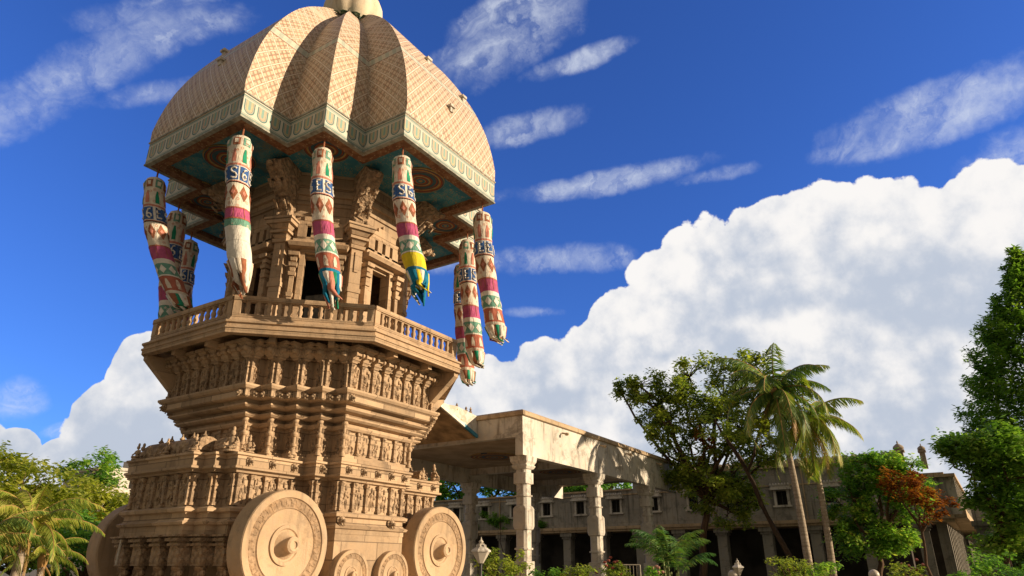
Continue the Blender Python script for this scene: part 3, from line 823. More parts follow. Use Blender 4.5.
ringface(so_, offset(CAN, -.52), offset(CAN, -.54), Z(15.66), Z(15.90), 1)
so_.add([(x, y, Z(15.90)) for x, y in offset(CAN, -.54)], [tuple(range(len(CAN)-1, -1, -1))], 0)
o = so_.build('painted_soffit', [soffit_mat(), border_mat()], dome); o.location = (0, 0, 0)
mm = medal_mat(); m0 = None
for x, y, s_ in [(0, -5.65, 1.), (0, 5.65, 1.), (-5.65, 0, 1.), (5.65, 0, 1.), (-3.95, -3.95, .9), (3.95, -3.95, .9), (-3.95, 3.95, .9), (3.95, 3.95, .9)]+[(sx*p, sy*q, .36) for sx in (-1, 1) for sy in (-1, 1) for p, q in ((2.85, 4.95), (4.95, 2.85))]:
    if m0 is None:
        k = MB(); k.lathe((0, 0, 0), [(1.05, .0), (1.05, -.05), (.9, -.07), (.85, -.04), (.5, -.04), (.45, -.06), (.02, -.06)], 40)
        m0 = k.build('medallion', mm, dome, 30); o = m0
    else: o = m0.copy(); COL.objects.link(o); o.parent = dome
    o.location = (x, y, Z(15.90)-.002 if s_ > .5 else Z(15.88)); o.scale = (s_, s_, 1)
# little birds' ledge brackets seen on the dome faces
for (x, y, z) in ((0, -1, 19.2), (0, -1, 22.6), (2.2, -1, 21.3), (-1, 0, 20.2), (-1, 1.6, 21.9)):
    s_ = spin(z); hk = MB()
    if y == -1: c = Vector((x*s_, -CA*s_, Z(z))); hk.ebox((c.x, c.y), (1, 0), (0, -1), -.16, .16, -.15, .22, c.z-.06, c.z+.06); hk.ebox((c.x, c.y), (1, 0), (0, -1), -.10, .10, -.15, .15, c.z-.3, c.z-.061)
    else: c = Vector((-CA*s_, y*s_, Z(z))); hk.ebox((c.x, c.y), (0, -1), (-1, 0), -.16, .16, -.15, .22, c.z-.06, c.z+.06); hk.ebox((c.x, c.y), (0, -1), (-1, 0), -.10, .10, -.15, .15, c.z-.3, c.z-.061)
    o = hk.build('drain_spout', M['plaster'], dome); o.location = (0, 0, 0)
# crown: green lotus collar and lobed bulb
cr = MB()
for k in range(24):
    a0 = 2*PI*k/24; a1 = 2*PI*(k+1)/24; am = (a0+a1)/2
    def C_(r, a, z): return (r*math.cos(a), r*math.sin(a), Z(z))
    cr.add([C_(1.5, a0, 26.75), C_(1.5, a1, 26.75), C_(2.25, a1-.03, 26.5), C_(2.6, am, 26.22), C_(2.25, a0+.03, 26.5)], [(0, 4, 3, 2, 1)])
    cr.add([C_(1.5, a0, 26.55), C_(1.5, a1, 26.55), C_(2.2, a1-.03, 26.38), C_(2.55, am, 26.14), C_(2.2, a0+.03, 26.38)], [(0, 1, 2, 3, 4)])
cr.lathe((0, 0, 0), [(1.7, Z(26.5)), (1.7, Z(26.85)), (1.5, Z(26.95))], 24)
o = cr.build('lotus_collar', plain('verdigris_paint', (.16, .27, .20), .7, .3, 3), dome, 30); o.location = (0, 0, 0)
bl = MB(); rings = []
for z, r in ((26.9, 1.25), (27.1, 1.55), (27.5, 1.82), (28.0, 1.95), (28.5, 1.90), (29.0, 1.70), (29.4, 1.40), (29.7, 1.0), (29.9, .5), (30.4, .35), (30.9, .55), (31.3, .45), (32.2, .12), (33.2, .03)):
    r *= .86
    rings.append([(r*(1-.07*abs(math.cos(a*4+.4))**6)*math.cos(a), r*(1-.07*abs(math.cos(a*4+.4))**6)*math.sin(a), Z(z)) for a in [2*PI*k/64 for k in range(64)]])
bl.loft(rings); o = bl.build('finial', stone('cream_stucco', (.72, .62, .48), (.35, .25, .17), joint=0, stain=.5), dome, 40); o.location = (0, 0, 0)

# ==================================================================== GARLANDS
def cloth(name, c, var=.2, patt=None):
    m, nt, b = new_mat(name, .8, .2); co = objco(nt)
    n = nt.noise(co, 3.5, 6, .65); f = nt.noise(nt.mapping(co, (6, 6, 1.4)), 1.5, 4, .6, .6)
    base = nt.mix(n.smooth(.35, .7), tuple(x*(1-var) for x in c), tuple(min(1, x*(1+var*.6)) for x in c))
    if patt:
        v = nt.vor(co, 4.5, 'F1'); base = nt.mix((v-.25).abs().lt(.06), base, patt); base = nt.mix(v.lt(.12), base, tuple(x*.7 for x in patt))
    base = nt.mix(nt.noise(co, 1.2, 6, .7).smooth(.52, .8)*.6, base, (.30, .22, .15))
    nt.link(base, b.inputs['Base Color']); bump(nt, b, f+n*.5, .8, .06)
    return m
CL = dict(cream=cloth('cream_cloth', (.74, .66, .55), .12, (.60, .36, .26)), white=cloth('white_cloth', (.78, .74, .67), .12), blue=cloth('blue_cloth', (.05, .13, .36), .2), mag=cloth('magenta_cloth', (.48, .10, .22), .2),
          teal=cloth('green_cloth', (.16, .36, .28), .2, (.55, .52, .42)), red=cloth('red_cloth', (.46, .15, .10), .2), grn=cloth('bright_green_cloth', (.02, .28, .16), .15), yel=cloth('yellow_cloth', (.72, .58, .03), .12),
          tblue=cloth('turquoise_cloth', (.01, .20, .36), .25), brown=cloth('brown_cloth', (.34, .13, .07), .2), pink=cloth('pink_cloth', (.60, .24, .18), .2))
CLN = list(CL.keys()); CLM = [CL[k] for k in CLN]
WIND = Vector((.60, -.80, 0)).normalized()
BANDS = [(0, .10, 'cream'), (.10, .235, 'cream'), (.235, .25, 'pink'), (.25, .365, 'white'), (.365, .372, 'pink'), (.38, .56, 'cream'), (.56, .57, 'red'), (.57, .665, 'mag'), (.665, .70, 'white'), (.70, .79, 'teal')]
def garland(x, y, length, wind, tail, label, r=.47, seed=0, bulge=1.0):
    rnd = random.Random(seed); zt = Z(15.05)
    root = thing('hanging_garland', (x, y, zt), label, 'garland', 'cloth garlands hung round the canopy edge')
    ph = rnd.uniform(0, 6.28)
    def G(t_, a, k=1.):
        rad = r*(.80+.20*min(1, t_*22)) if t_ < .045 else r
        if t_ > .88: rad *= 1-.20*((t_-.88)/.12)**1.5
        rad *= bulge*(1+.035*math.sin(t_*31+ph)+.03*math.sin(t_*13+2*ph)+.04*math.sin(3*a+ph+t_*9)+.018*math.sin(9*a+t_*40+ph))
        off_ = WIND*(wind*(t_**1.7))
        return Vector((off_.x+math.cos(a+ph*0)*rad*k, off_.y+math.sin(a)*rad*k, -t_*length+.0))
    tb = MB(); NA = 26; WT = tail == 'white'
    bands = [b_ for b_ in BANDS if b_[1] <= .565]+[(.56, .57, 'red'), (.57, .64, 'mag'), (.64, .65, 'red'), (.65, .70, 'teal'), (.70, .79, 'white')] if WT else BANDS
    for bi, (t0, t1, c) in enumerate(bands+[(.79, .80, 'white'), (.80, .905, 'red' if tail != 'white' and tail != 'yellow' else ('white' if tail == 'white' else 'yel')), (.905, 1., {'white': 'white', 'yellow': 'tblue', 'teal': 'tblue', 'plain': 'cream'}[tail])]):
        n_ = max(1, round((t1-t0)/.022)); rg = []
        for k in range(n_+1):
            t_ = t0+(t1-t0)*k/n_
            kk = 1.02 if c in ('pink',) or (t1-t0) < .02 else 1.
            rg.append([G(t_, 2*PI*i/NA, kk) for i in range(NA)][::-1])
        tb.loft(rg, CLN.index(c), False, False)
    tb.add([G(0, 2*PI*i/NA) for i in range(NA)][::-1]+[Vector((0, 0, .22))], [(i, (i+1) % NA, NA) for i in range(NA)][::1], CLN.index('white'))
    tube_ = tb.build('cloth_tube', CLM, root, 50, None); tube_.location = (0, 0, 0)
    # cloth patches sewn on the tube
    pt = MB(); NP = 7
    def patch(t0, t1, a0, a1, c, shape='rect', k=1.03):
        nx, ny = 6, 6; vs = []; fs = []
        for j in range(ny+1):
            f = j/ny
            sc = 1.
            if shape == 'dia': sc = 1-abs(2*f-1)
            if shape == 'arch': sc = min(1, .35+f*1.4)
            for i in range(nx+1):
                g_ = (i/nx-.5)*sc+.5; vs.append(G(t0+(t1-t0)*f, a0+(a1-a0)*g_, k))
        for j in range(ny):
            for i in range(nx): q = j*(nx+1)+i; fs.append((q, q+1, q+nx+2, q+nx+1))
        pt.add(vs, fs, CLN.index(c))
    def strokes(pts, t0, dt, a0, da, w=.035, c='white'):
        P = [G(t0+dt*v, a0+da*u, 1.05) for u, v in pts]
        tb_ = [P[0]]
        for a_, b__ in zip(P, P[1:]): tb_ += [a_.lerp(b__, .5), b__]
        pt.tube(tb_, w, 5, CLN.index(c))
    SS = [(1, .1), (.6, 0), (.15, .08), (0, .25), (.25, .45), (.75, .55), (1, .75), (.8, .95), (.4, 1), (0, .9)]
    SIX = [(.9, .05), (.45, .1), (.1, .45), (.05, .8), (.45, 1), (.9, .85), (.85, .6), (.45, .5), (.1, .65)]
    EE = [(.9, 0), (.1, .02), (.12, .5), (.7, .48), (.12, .52), (.1, 1), (.95, .96)]
    for i in range(NP):
        a0 = 2*PI*i/NP+ph; w = 2*PI/NP
        patch(.022, .088, a0+w*.14, a0+w*.86, 'teal' if i % 2 else 'brown'); patch(.038, .072, a0+w*.32, a0+w*.68, 'cream', 'rect', 1.06)
        patch(.12, .222, a0+w*.2, a0+w*.62, 'grn' if i % 2 else 'pink', 'arch')
        patch(.258, .358, a0+w*(.06 if i % 3 else .18), a0+w*(1.04 if i % 2 else .9), 'blue', 'rect', 1.02)
        strokes((SS, SIX, EE)[(i+seed) % 3], .268+rnd.uniform(-.005, .005), .078, a0+w*.25, w*.5)
        patch(.395, .515, a0+w*.08, a0+w*.92, 'brown', 'dia'); patch(.435, .475, a0+w*.3, a0+w*.7, 'pink', 'dia', 1.06)
        
        if not WT: patch(.712, .78, a0+w*.1, a0+w*.9, 'white', 'dia')
        patch(.56, .65, a0+w*.44, a0+w*.50, 'red', 'rect', 1.035)
        if tail in ('plain', 'teal'): patch(.822, .892, a0+w*.25, a0+w*.7, 'cream', 'arch')
    po = pt.build('applique_patches', CLM, root, 60); po.location = (0, 0, 0)
    # frayed tail of cloth strips
    tl = MB(); cols = {'white': ('white', 'white', 'cream', 'brown'), 'yellow': ('tblue', 'tblue', 'yel', 'white'), 'teal': ('tblue', 'white', 'pink', 'grn'), 'plain': ('cream', 'brown', 'grn', 'white')}[tail]
    for i in range(16):
        a = 2*PI*i/16+rnd.uniform(-.1, .1); s0 = G(.93, a, 1.02); s1_ = G(1.0, a, .9)
        L = rnd.uniform(.2, .9) if tail != 'plain' else rnd.uniform(.05, .3)
        base_c = G(1., 0, 0)
        e1 = s1_.lerp(base_c, rnd.uniform(.1, .5))+Vector((rnd.uniform(-.1, .1), rnd.uniform(-.1, .1), -L*.5)); e2 = e1.lerp(base_c+Vector((0, 0, e1.z-base_c.z)), .6)+Vector((rnd.uniform(-.12, .12), rnd.uniform(-.12, .12), -L*.5))+WIND*.2
        pts = [s0, s1_, e1, e2]; wd = [.13, .13, rnd.uniform(.06, .12), .03]
        sid = Vector((-math.sin(a), math.cos(a), 0)); vs = []
        for p_, w in zip(pts, wd):
            o_ = Vector((math.cos(a), math.sin(a), 0))*.05
            vs += [p_-sid*w, p_+o_, p_+sid*w]
        fs = []
        for k in range(3):
            for q in range(2): fs.append((3*k+q, 3*k+q+1, 3*k+q+4, 3*k+q+3))
        tl.add(vs, fs, CLN.index(cols[i % 4]))
    to = tl.build('cloth_tail', CLM, root, 60); to.location = (0, 0, 0)
    md = to.modifiers.new('th', 'SOLIDIFY'); md.thickness = .015
    rp = MB(); rp.tube([(0, 0, .15), (0, 0, Z(15.66)-zt)], .035, 6); ro = rp.build('rope', CL['brown'], root); ro.location = (0, 0, 0)
    return root
GL = [(-6.95, -2.72, 5.5, .8, 'white', 'white tailed cloth garland in front of the sanctum, below the dome\'s left front corner'),
      (-4.72, -4.72, 5.65, .9, 'teal', 'cloth garland with blue and white streamers hanging in front of the dark middle doorway'),
      (-2.62, -6.95, 5.3, .95, 'yellow', 'cloth garland ending in yellow and turquoise cloth, hanging beside the right doorway of the sanctum'),
      (2.85, -7.0, 5.9, .75, 'plain', 'rightmost cloth garland, swung outward against the sky beside the balcony'),
      (4.75, -4.75, 6.2, .6, 'plain', 'cloth garland second from the right, hanging straight just inside the rightmost one'),
      (6.95, -2.75, 6.3, .5, 'plain', 'cloth garland mostly hidden behind the second one from the right'),
      (-7.0, 2.85, 5.6, 2.1, 'plain', 'leftmost cloth garland, bent sharply inward towards the balcony rail'),
      (-4.8, 4.75, 6.6, .9, 'plain', 'cloth garland second from the left, in the shade behind the leftmost one'),
      (-2.7, 6.95, 6.3, .6, 'plain', 'small looking far cloth garland third from the left, in the shade')]
for i, (x, y, L, w, tl, lb) in enumerate(GL): garland(x, y, L, w, tl, lb, (.42, .39, .40, .42, .41, .41, .42, .42, .42)[i], seed=i+2)

# ==================================================================== PAVILION
pav = thing('pavilion', (10, 0, 0), 'long flat roofed concrete pavilion on carved white columns behind the chariot', 'pavilion')
X0, X1, YP = 9.5, 31.0, 5.0
rf = MB()
rf.box(X0+.10, X1-.1, -YP+.10, YP-.10, Z(6.15), Z(6.70), 1)
rf.box(X0, X0+.35, -YP, YP, Z(6.13), Z(6.32)); rf.box(X0+.05, X0+.35, -YP+.05, YP-.05, Z(6.322), Z(7.19))
for s_ in (-1, 1):
    a_, b__ = sorted((s_*YP, s_*(YP-.45)))
    rf.box(X0+.352, X1, a_, b__, Z(5.22), Z(6.20)) ; rf.box(X0+.352, X1, a_+(.05 if s_ < 0 else 0), b__-(.05 if s_ > 0 else 0), Z(6.202), Z(7.19))
    rf.box(X0, X0+.35, a_, b__, Z(5.22), Z(6.128))
for k in range(3):
    rf.box(10.35+8*k-.25, 10.35+8*k+.25, -4.548, 4.548, Z(5.75), Z(6.149)) if k > 0 else None
ro = rf.build('roof', [M['plaster'], M['soffit_plain']], pav)
cp = MB(); cp.profile([(X0, -YP), (X1, -YP), (X1, YP), (X0, YP)], [(.02, Z(7.192)), (.08, Z(7.22)), (.08, Z(7.40)), (-.05, Z(7.50)), (-.6, Z(7.46))]); cp.build('coping', M['coping'], pav)
# the floor of the raised walkway roof end: painted upswept roof leaf between the pavilion and the chariot
wd = MB()
side = [(10.0, 6.16), (6.1, 7.47), (6.3, 7.62), (7.0, 7.60), (7.7, 7.66), (8.5, 7.56), (9.48, 7.45)]
vs = [(x, -2.15, Z(z)) for x, z in side]+[(x, 2.15, Z(z)) for x, z in side]; n_ = len(side)
side2 = [(9.498, 6.33)]+side[1:]
vs = [(x, -2.15, Z(z)) for x, z in side2]+[(x, 2.15, Z(z)) for x, z in side2]
wd.add(vs, [tuple(range(n_-1, -1, -1)), tuple(range(n_, 2*n_))]+[(i, (i+1) % n_, n_+(i+1) % n_, n_+i) for i in range(n_)], 0)
m_, nt_, b_ = new_mat('upswept_leaf_paint', .7); co_ = objco(nt_); gx, gy, gz = nt_.sep(co_)
pc = nt_.mix(nt_.noise(co_, 2.2, 5, .6, .8).smooth(.45, .6), (.62, .60, .54), (.50, .44, .35)); pc = nt_.mix(nt_.vor(co_, 3).lt(.16), pc, (.45, .24, .12)); nt_.link(pc, b_.inputs['Base Color']); bump(nt_, b_, nt_.noise(co_, 5, 5), .8, .08)
wing = wd.build('upswept_roof_leaf', m_, pav)
tr = MB(); d_ = Vector((6.1-9.5, 7.47-6.33)).normalized(); nrm = Vector((-d_.y, d_.x))
L_ = Vector((6.1-9.5, 7.47-6.33)).length
for i, (a_, b__, mt) in enumerate(((0, .34, 1), (.34, 1, 0))):
    p0 = Vector((9.5, 6.33))+d_*L_*a_; p1 = Vector((9.5, 6.33))+d_*L_*b__
    w = .17
    for sy in (-1, 1):
        y0, y1 = sorted((sy*2.12, sy*2.23))
        c8 = [(p0.x, y0, Z(p0.y)-.03), (p1.x, y0, Z(p1.y)-.03), (p1.x, y1, Z(p1.y)-.03), (p0.x, y1, Z(p0.y)-.03)]
        c8 += [(x, y, z+w) for x, y, z in c8]
        tr.box8([c8[0], c8[1], c8[2], c8[3], c8[4], c8[5], c8[6], c8[7]], mt)
o = tr.build('painted_trim', [plain('white_trim', (.74, .71, .63), .6, .1), plain('blue_trim', (.05, .25, .38), .6, .15)], wing); o.location = (0, 0, 0)
so2 = MB(); 
so2.add([(9.497, -2.1, Z(6.29)), (6.15, -2.1, Z(7.41)), (6.15, 2.1, Z(7.41)), (9.497, 2.1, Z(6.29))], [(0, 1, 2, 3)])
so2.build('leaf_soffit', plain('tan_soffit', (.42, .28, .15), .8, .25, 1.5), pav)
for x, h in ((7.9, .28), (8.7, .2), (9.1, .3)):
    fin = MB(); fin.lathe((x, -2.0, Z(7.54)), [(.06, 0), (.09, .08), (.04, .14), (.07, .2), (.01, .2+h*.5)], 7)
    fin.build('roof_finial', M['carved'], pav, 40)
# ceiling medallions
m1 = MB(); m1.lathe((0, 0, 0), [(1.25, 0), (1.25, -.05), (1.1, -.06), (.02, -.06)], 40)
mdo = m1.build('ceiling_medallion', mm, pav, 30)
for k in range(2):
    o = mdo if k == 0 else mdo.copy()
    if k: COL.objects.link(o); o.parent = pav
    o.location = (14.35+8*k-pav.location.x, 0, Z(6.148)); o.scale = (1.15, 1.15, 1)
# columns
def sq(w, ch):
    return [(-w+ch, -w), (w-ch, -w), (w, -w+ch), (w, w-ch), (w-ch, w), (-w+ch, w), (-w, w-ch), (-w, -w+ch)]
def column_mesh():
    m = MB(); H = Z(5.218); K = .87
    lv = [(0, .50, .02), (.35, .50, .02), (.36, .44, .02), (1.9, .44, .02), (1.92, .36, .14), (2.40, .36, .14), (2.42, .44, .16), (2.50, .44, .16), (2.52, .36, .14), (3.3, .36, .14), (3.36, .43, .10), (3.5, .46, .06), (4.3, .46, .06), (4.4, .42, .1), (4.46, .36, .14),
          (4.86, .36, .14), (4.88, .43, .16), (4.95, .43, .16), (4.97, .35, .14), (5.45, .35, .14), (5.5, .43, .04), (6.02, .43, .04), (6.04, .36, .1), (6.18, .36, .1), (6.22, .44, .04), (6.34, .52, .03), (6.38, .52, .03), (6.42, .46, .03), (6.56, .56, .03), (H, .60, .03)]
    m.loft([[(x*K, y*K, z) for x, y in sq(w, ch)] for z, w, ch in lv])
    for k in range(4):
        a = k*PI/2; d = Vector((math.cos(a), math.sin(a))); t_ = Vector((-d.y, d.x))
        m.ebox((0, 0), t_, d, -.22, .22, .40*K, .475*K, 3.62, 4.2); m.ebox((0, 0), t_, d, -.20, .20, .40*K, .455*K, .9, 1.7); m.ebox((0, 0), t_, d, -.18, .18, .38*K, .445*K, 5.58, 5.94)
    return m
c0 = column_mesh().build('column', M['plaster'], pav, None); first = True
for k in range(3):
    for sy in (-1, 1):
        o = c0 if first else c0.copy()
        if not first: COL.objects.link(o); o.parent = pav
        first = False; o.location = (10.25+8*k-pav.location.x, sy*4.55, 0)
for x in (13.6, 18.4, 22.2, 27.5):
    fx = MB(); fx.tube([(x, -YP-.0, Z(6.9)), (x, -YP-.25, Z(6.85))], .05, 6); fx.ell((x, -YP-.3, Z(6.82)), (.10, .14, .09))
    fx.build('waterspout', M['coping'], pav, 50)

# ==================================================================== AUDITORIUM
XF = 41.8
hall = thing('auditorium', (XF, 0, 0), 'long weathered two storey auditorium with hooded windows and dark colonnade, behind the trees', 'building')
WZ = 7.0
wins = [19.8-3.75*k for k in range(-1, 11)]
wl = MB()
def wall_run(y0, y1, ztop, ws):
    ws = sorted(w for w in ws if y0+.5 < w < y1-.5); cur = y0
    for w in ws:
        wl.box(XF, XF+.4, cur, w-.42, 5.2, ztop); wl.box(XF, XF+.4, w-.42+.001, w+.42-.001, 5.2, WZ-.55); wl.box(XF, XF+.4, w-.42+.001, w+.42-.001, WZ+.55, ztop); cur = w+.42
    wl.box(XF, XF+.4, cur, y1, 5.2, ztop)
wall_run(-21.9, -19.4, 8.1, []); wall_run(-19.398, 3.0, 9.4, wins); wall_run(3.002, 40, 8.35, wins)
wl.box(XF+.41, XF+14, -21.9, 40, 5.21, 8.05)
wl.build('upper_wall', M['plaster_dim'], hall)
ld = MB(); ld.box(XF-.5, XF+14, -22.1, 40, 4.95, 5.198); ld.box(XF-.35, XF+14, -22.0, 40, 4.75, 4.948)
ld.box(XF-.25, XF+.5, -19.6, 3.1, 9.4, 9.62); ld.box(XF-.2, XF+.5, 3.12, 40, 8.352, 8.5); ld.box(XF-.2, XF+.5, -22, -19.61, 8.102, 8.25)
ld.box(XF-.08, XF, -19.39, 40, 7.95, 8.05) ; ld.build('ledge', M['coping'], hall)
cr_ = MB()
for k in range(38):
    y = -19.3+k*.6; cr_.box(XF-.15, XF+.2, y, y+.36, 9.622, 9.86); cr_.ell((XF+.02, y+.18, 9.9), (.17, .18, .16), 0, 6, 4)
cr_.box(XF+1.2, XF+1.6, -19.2, 2.9, 9.3, 10.1)
for k in range(30): cr_.ell((XF+1.4, -19+k*.74, 10.12), (.2, .3, .16), 0, 6, 4)
cr_.build('crenellation', M['grey_stone'], hall, 40)
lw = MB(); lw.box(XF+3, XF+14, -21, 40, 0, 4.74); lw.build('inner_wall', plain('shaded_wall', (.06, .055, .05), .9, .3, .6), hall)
pl_ = MB(); pl_.box(XF-.1, XF+.7, -21.9, -21.2, 0, 4.749)
pc0 = MB(); pc0.box(-.4, .4, -.4, .4, 0, 4.2); pc0.box(-.5, .5, -.5, .5, 4.2, 4.4); pc0.box(-.62, .62, -.62, .62, 4.4, 4.748)
pco = pc0.build('pillar', M['plaster_dim'], hall); k = 0
for j in range(13):
    o = pco if j == 0 else pco.copy()
    if j: COL.objects.link(o); o.parent = hall
    o.location = (.4, 17-3.75*j+4.4, 0)
for w in wins:
    fr = MB()
    for sd in (-1, 1): fr.box(XF-.10, XF+.05, w+sd*.52-.1, w+sd*.52+.1, WZ-.6, WZ+.62)
    fr.box(XF-.22, XF+.05, w-.75, w+.75, WZ-.74, WZ-.602); fr.box(XF-.5, XF+.05, w-.85, w+.85, WZ+.625, WZ+.78); fr.box(XF-.42, XF+.05, w-.75, w+.75, WZ+.782, WZ+1.0)
    for q in range(7): fr.ell((XF-.42, w-.72+q*.24, WZ+1.02), (.13, .11, .13), 0, 6, 4)
    f_ = fr.build('window', M['plaster'], hall, 40)
    pn = MB(); pn.box(XF+.15, XF+.2, w-.41, w+.41, WZ-.54, WZ+.54); pn.box(XF+.08, XF+.149, w-.03, w+.03, WZ-.54, WZ+.54, 1); o = pn.build('pane', [M['dark'], M['metal_dark']], f_); o.location = (0, 0, 0)
for y in (17.9, 6.8, -4.4, -12.0, -18.3):
    m = MB(); m.tube([(XF-.09, y, 9.3 if y < 3 else 8.3), (XF-.09, y, 5.25)], .055, 8)
    for z in (5.8, 7.4): m.box(XF-.16, XF-.002, y-.09, y+.09, z, z+.07)
    m.build('drainpipe', M['coping'], hall, 50)
def finial_tower(px, py, s_):
    y = None
    d = ray(px, 461); k = (XF+1.0-CAM.x)/d.x; p_ = CAM+d*k; m = MB(); zb = 8.7
    m.box(p_.x-.35*s_, p_.x+.35*s_, p_.y-.35*s_, p_.y+.35*s_, zb, zb+.9+.6*s_); m.box(p_.x-.5*s_, p_.x+.5*s_, p_.y-.5*s_, p_.y+.5*s_, zb+.9+.6*s_, zb+1.05+.6*s_)
    m.lathe((p_.x, p_.y, zb+1.05+.6*s_), [(.35*s_, 0), (.52*s_, .2*s_), (.45*s_, .42*s_), (.2*s_, .62*s_), (.06*s_, .7*s_), (.09*s_, .8*s_), (.01, 1.0*s_)], 12)
    m.build('roof_turret', M['grey_stone'], hall, 40)
finial_tower(901, 440, .78); finial_tower(924, 449, .55)
# the long receding side wing with sun-shade fins
def wing_pt(px, x):
    d = ray(px, 540); k = (x-CAM.x)/d.x; return CAM+d*k
A_ = Vector((XF, -21.95)); Bp = wing_pt(980, 112.); B_ = Vector((112., Bp.y)); dw = (B_-A_).normalized(); nw = Vector((dw.y, -dw.x)); LW = (B_-A_).length
wg = MB(); wg.ebox(A_, dw, nw, .02, LW, -6, .0, 5.25, 7.9); wg.build('side_wall', M['plaster_dim'], hall)
sf = MB(); sf.ebox(A_, dw, nw, -.3, LW, -3, .9, 5.0, 5.24); sf.ebox(A_, dw, nw, -.3, LW, .70, .9, 5.245, 5.6); sf.ebox(A_, dw, nw, -.3, LW, -1, .75, 7.9, 8.12); sf.build('side_ledge', M['coping'], hall)
for k in range(34):
    fn = MB(); fn.ebox(A_, dw, nw, .2+k*2.0, .38+k*2.0, .0, .62, 5.25, 7.895)
    fn.build('sunshade_fin', M['plaster'], hall)
for k in range(30):
    lp = MB(); lp.ebox(A_, dw, nw, .6+k*2.3, 1.1+k*2.3, -1.2, -.5, 0, 4.99)
    lp.build('side_pillar', M['plaster_dim'], hall)
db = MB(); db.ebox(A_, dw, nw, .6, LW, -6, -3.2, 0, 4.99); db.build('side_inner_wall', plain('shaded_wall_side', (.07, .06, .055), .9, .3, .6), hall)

# porch block closing the view at far right
pb = thing('entrance_porch', (70, -28, 0), 'dark flat roofed concrete porch beside the far end of the auditorium wing', 'porch')
c_ = at(1000, 548, 95); m = MB()
m.box(c_.x-4, c_.x+4, c_.y-14, c_.y+2.5, 5.0, 8.2); m.build('roof', M['plaster_dim'], pb)
for y in (-13, -8, -3, 1.5):
    m = MB(); m.box(c_.x-3.6, c_.x-2.8, c_.y+y, c_.y+y+.8, 0, 4.99)
    m.build('pillar', M['plaster_dim'], pb)
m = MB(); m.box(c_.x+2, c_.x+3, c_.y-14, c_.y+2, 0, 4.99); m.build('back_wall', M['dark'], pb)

# pale far building at left
fb = thing('distant_building', (0, 0, 0), 'small pale flat roofed building far behind the left trees', 'building')
c_ = at(132, 500, 150); m = MB(); m.box(c_.x-9, c_.x+9, c_.y-6, c_.y+8, 0, 17.6); m.box(c_.x-9.3, c_.x+9.3, c_.y-6.3, c_.y+8, 17.6, 18.1); m.box(c_.x-3, c_.x+1, c_.y-4, c_.y, 18.1, 20); m.build('wall', M['plaster'], fb)
for k in range(5):
    for f in range(5):
        m = MB(); x = c_.x-8+k*3.6; z = 1.5+f*3.3; m.box(x, x+1.6, c_.y-6.08, c_.y-6.0, z, z+1.5); m.build('window', M['dark'], fb)

# ==================================================================== VEGETATION
def leaf_mat(name, cols, trans=.5, rough=.5):
    m = bpy.data.materials.new(name); m.use_nodes = True; nt = NT(m.node_tree); b = m.node_tree.nodes['Principled BSDF']
    gi = nt.n('ShaderNodeNewGeometry'); rnd = nt.S(gi.outputs['Random Per Island'])
    co = objco(nt); big = nt.noise(co, .55, 3, .5)
    r_ = nt.n('ShaderNodeValToRGB'); cr = r_.color_ramp
    while len(cr.elements) < len(cols): cr.elements.new(.5)
    for i, c in enumerate(cols):
        cr.elements[i].position = i/(len(cols)-1); cr.elements[i].color = tuple(c)+(1,)
    nt.link((rnd*.55+big.smooth(.3, .7)*.45), r_.inputs[0])
    nt.link(r_.outputs[0], b.inputs['Base Color']); b.inputs['Roughness'].default_value = rough; b.inputs['Specular IOR Level'].default_value = .3
    tr = nt.n('ShaderNodeBsdfTranslucent'); g2 = nt.mix(1., r_.outputs[0], (1.2, 1.35, .6), 'MULTIPLY'); nt.link(g2, tr.inputs[0])
    ms = nt.n('ShaderNodeMixShader'); ms.inputs[0].default_value = trans
    nt.link(b.outputs[0], ms.inputs[1]); nt.link(tr.outputs[0], ms.inputs[2])
    out = [n for n in m.node_tree.nodes if n.type == 'OUTPUT_MATERIAL'][0]; nt.link(ms.outputs[0], out.inputs[0])
    return m
LM = dict(
    rain=leaf_mat('leaves_olive', [(0.113, 0.178, 0.041), (0.229, 0.309, 0.065), (0.425, 0.473, 0.090), (0.550, 0.550, 0.113)]),
    gold=leaf_mat('leaves_golden', [(.19, .24, .03), (.33, .38, .05), (.46, .48, .08), (.54, .47, .10)]),
    mid=leaf_mat('leaves_mid', [(0.083, 0.212, 0.046), (0.164, 0.360, 0.071), (0.326, 0.522, 0.097), (0.550, 0.550, 0.131)]),
    conif=leaf_mat('needles_green', [(.07, .15, .025), (.14, .27, .04), (.22, .38, .06), (.36, .46, .10)]),
    bright=leaf_mat('leaves_bright', [(.08, .18, .03), (.15, .30, .05), (.25, .41, .07), (.42, .48, .12)]),
    dark=leaf_mat('leaves_dark', [(0.059, 0.155, 0.033), (0.113, 0.261, 0.052), (0.212, 0.425, 0.065), (0.392, 0.550, 0.097)]),
    rust=leaf_mat('leaves_rust', [(0.150, 0.045, 0.020), (0.280, 0.085, 0.025), (0.380, 0.140, 0.035), (0.200, 0.180, 0.040)]),
    palm=leaf_mat('palm_leaflets', [(0.062, 0.126, 0.038), (0.126, 0.220, 0.053), (0.231, 0.313, 0.062), (0.502, 0.440, 0.126)], .25),
    palmy=leaf_mat('palm_leaflets_yellow', [(0.109, 0.186, 0.039), (0.217, 0.310, 0.046), (0.403, 0.419, 0.078), (0.550, 0.465, 0.124)], .3),
    dry=leaf_mat('dry_fronds', [(0.310, 0.155, 0.062), (0.434, 0.248, 0.093), (0.527, 0.341, 0.139), (0.341, 0.232, 0.078)], .2),
    areca=leaf_mat('areca_leaflets', [(0.040, 0.120, 0.030), (0.070, 0.190, 0.050), (0.140, 0.240, 0.050), (0.280, 0.280, 0.080)], .35))
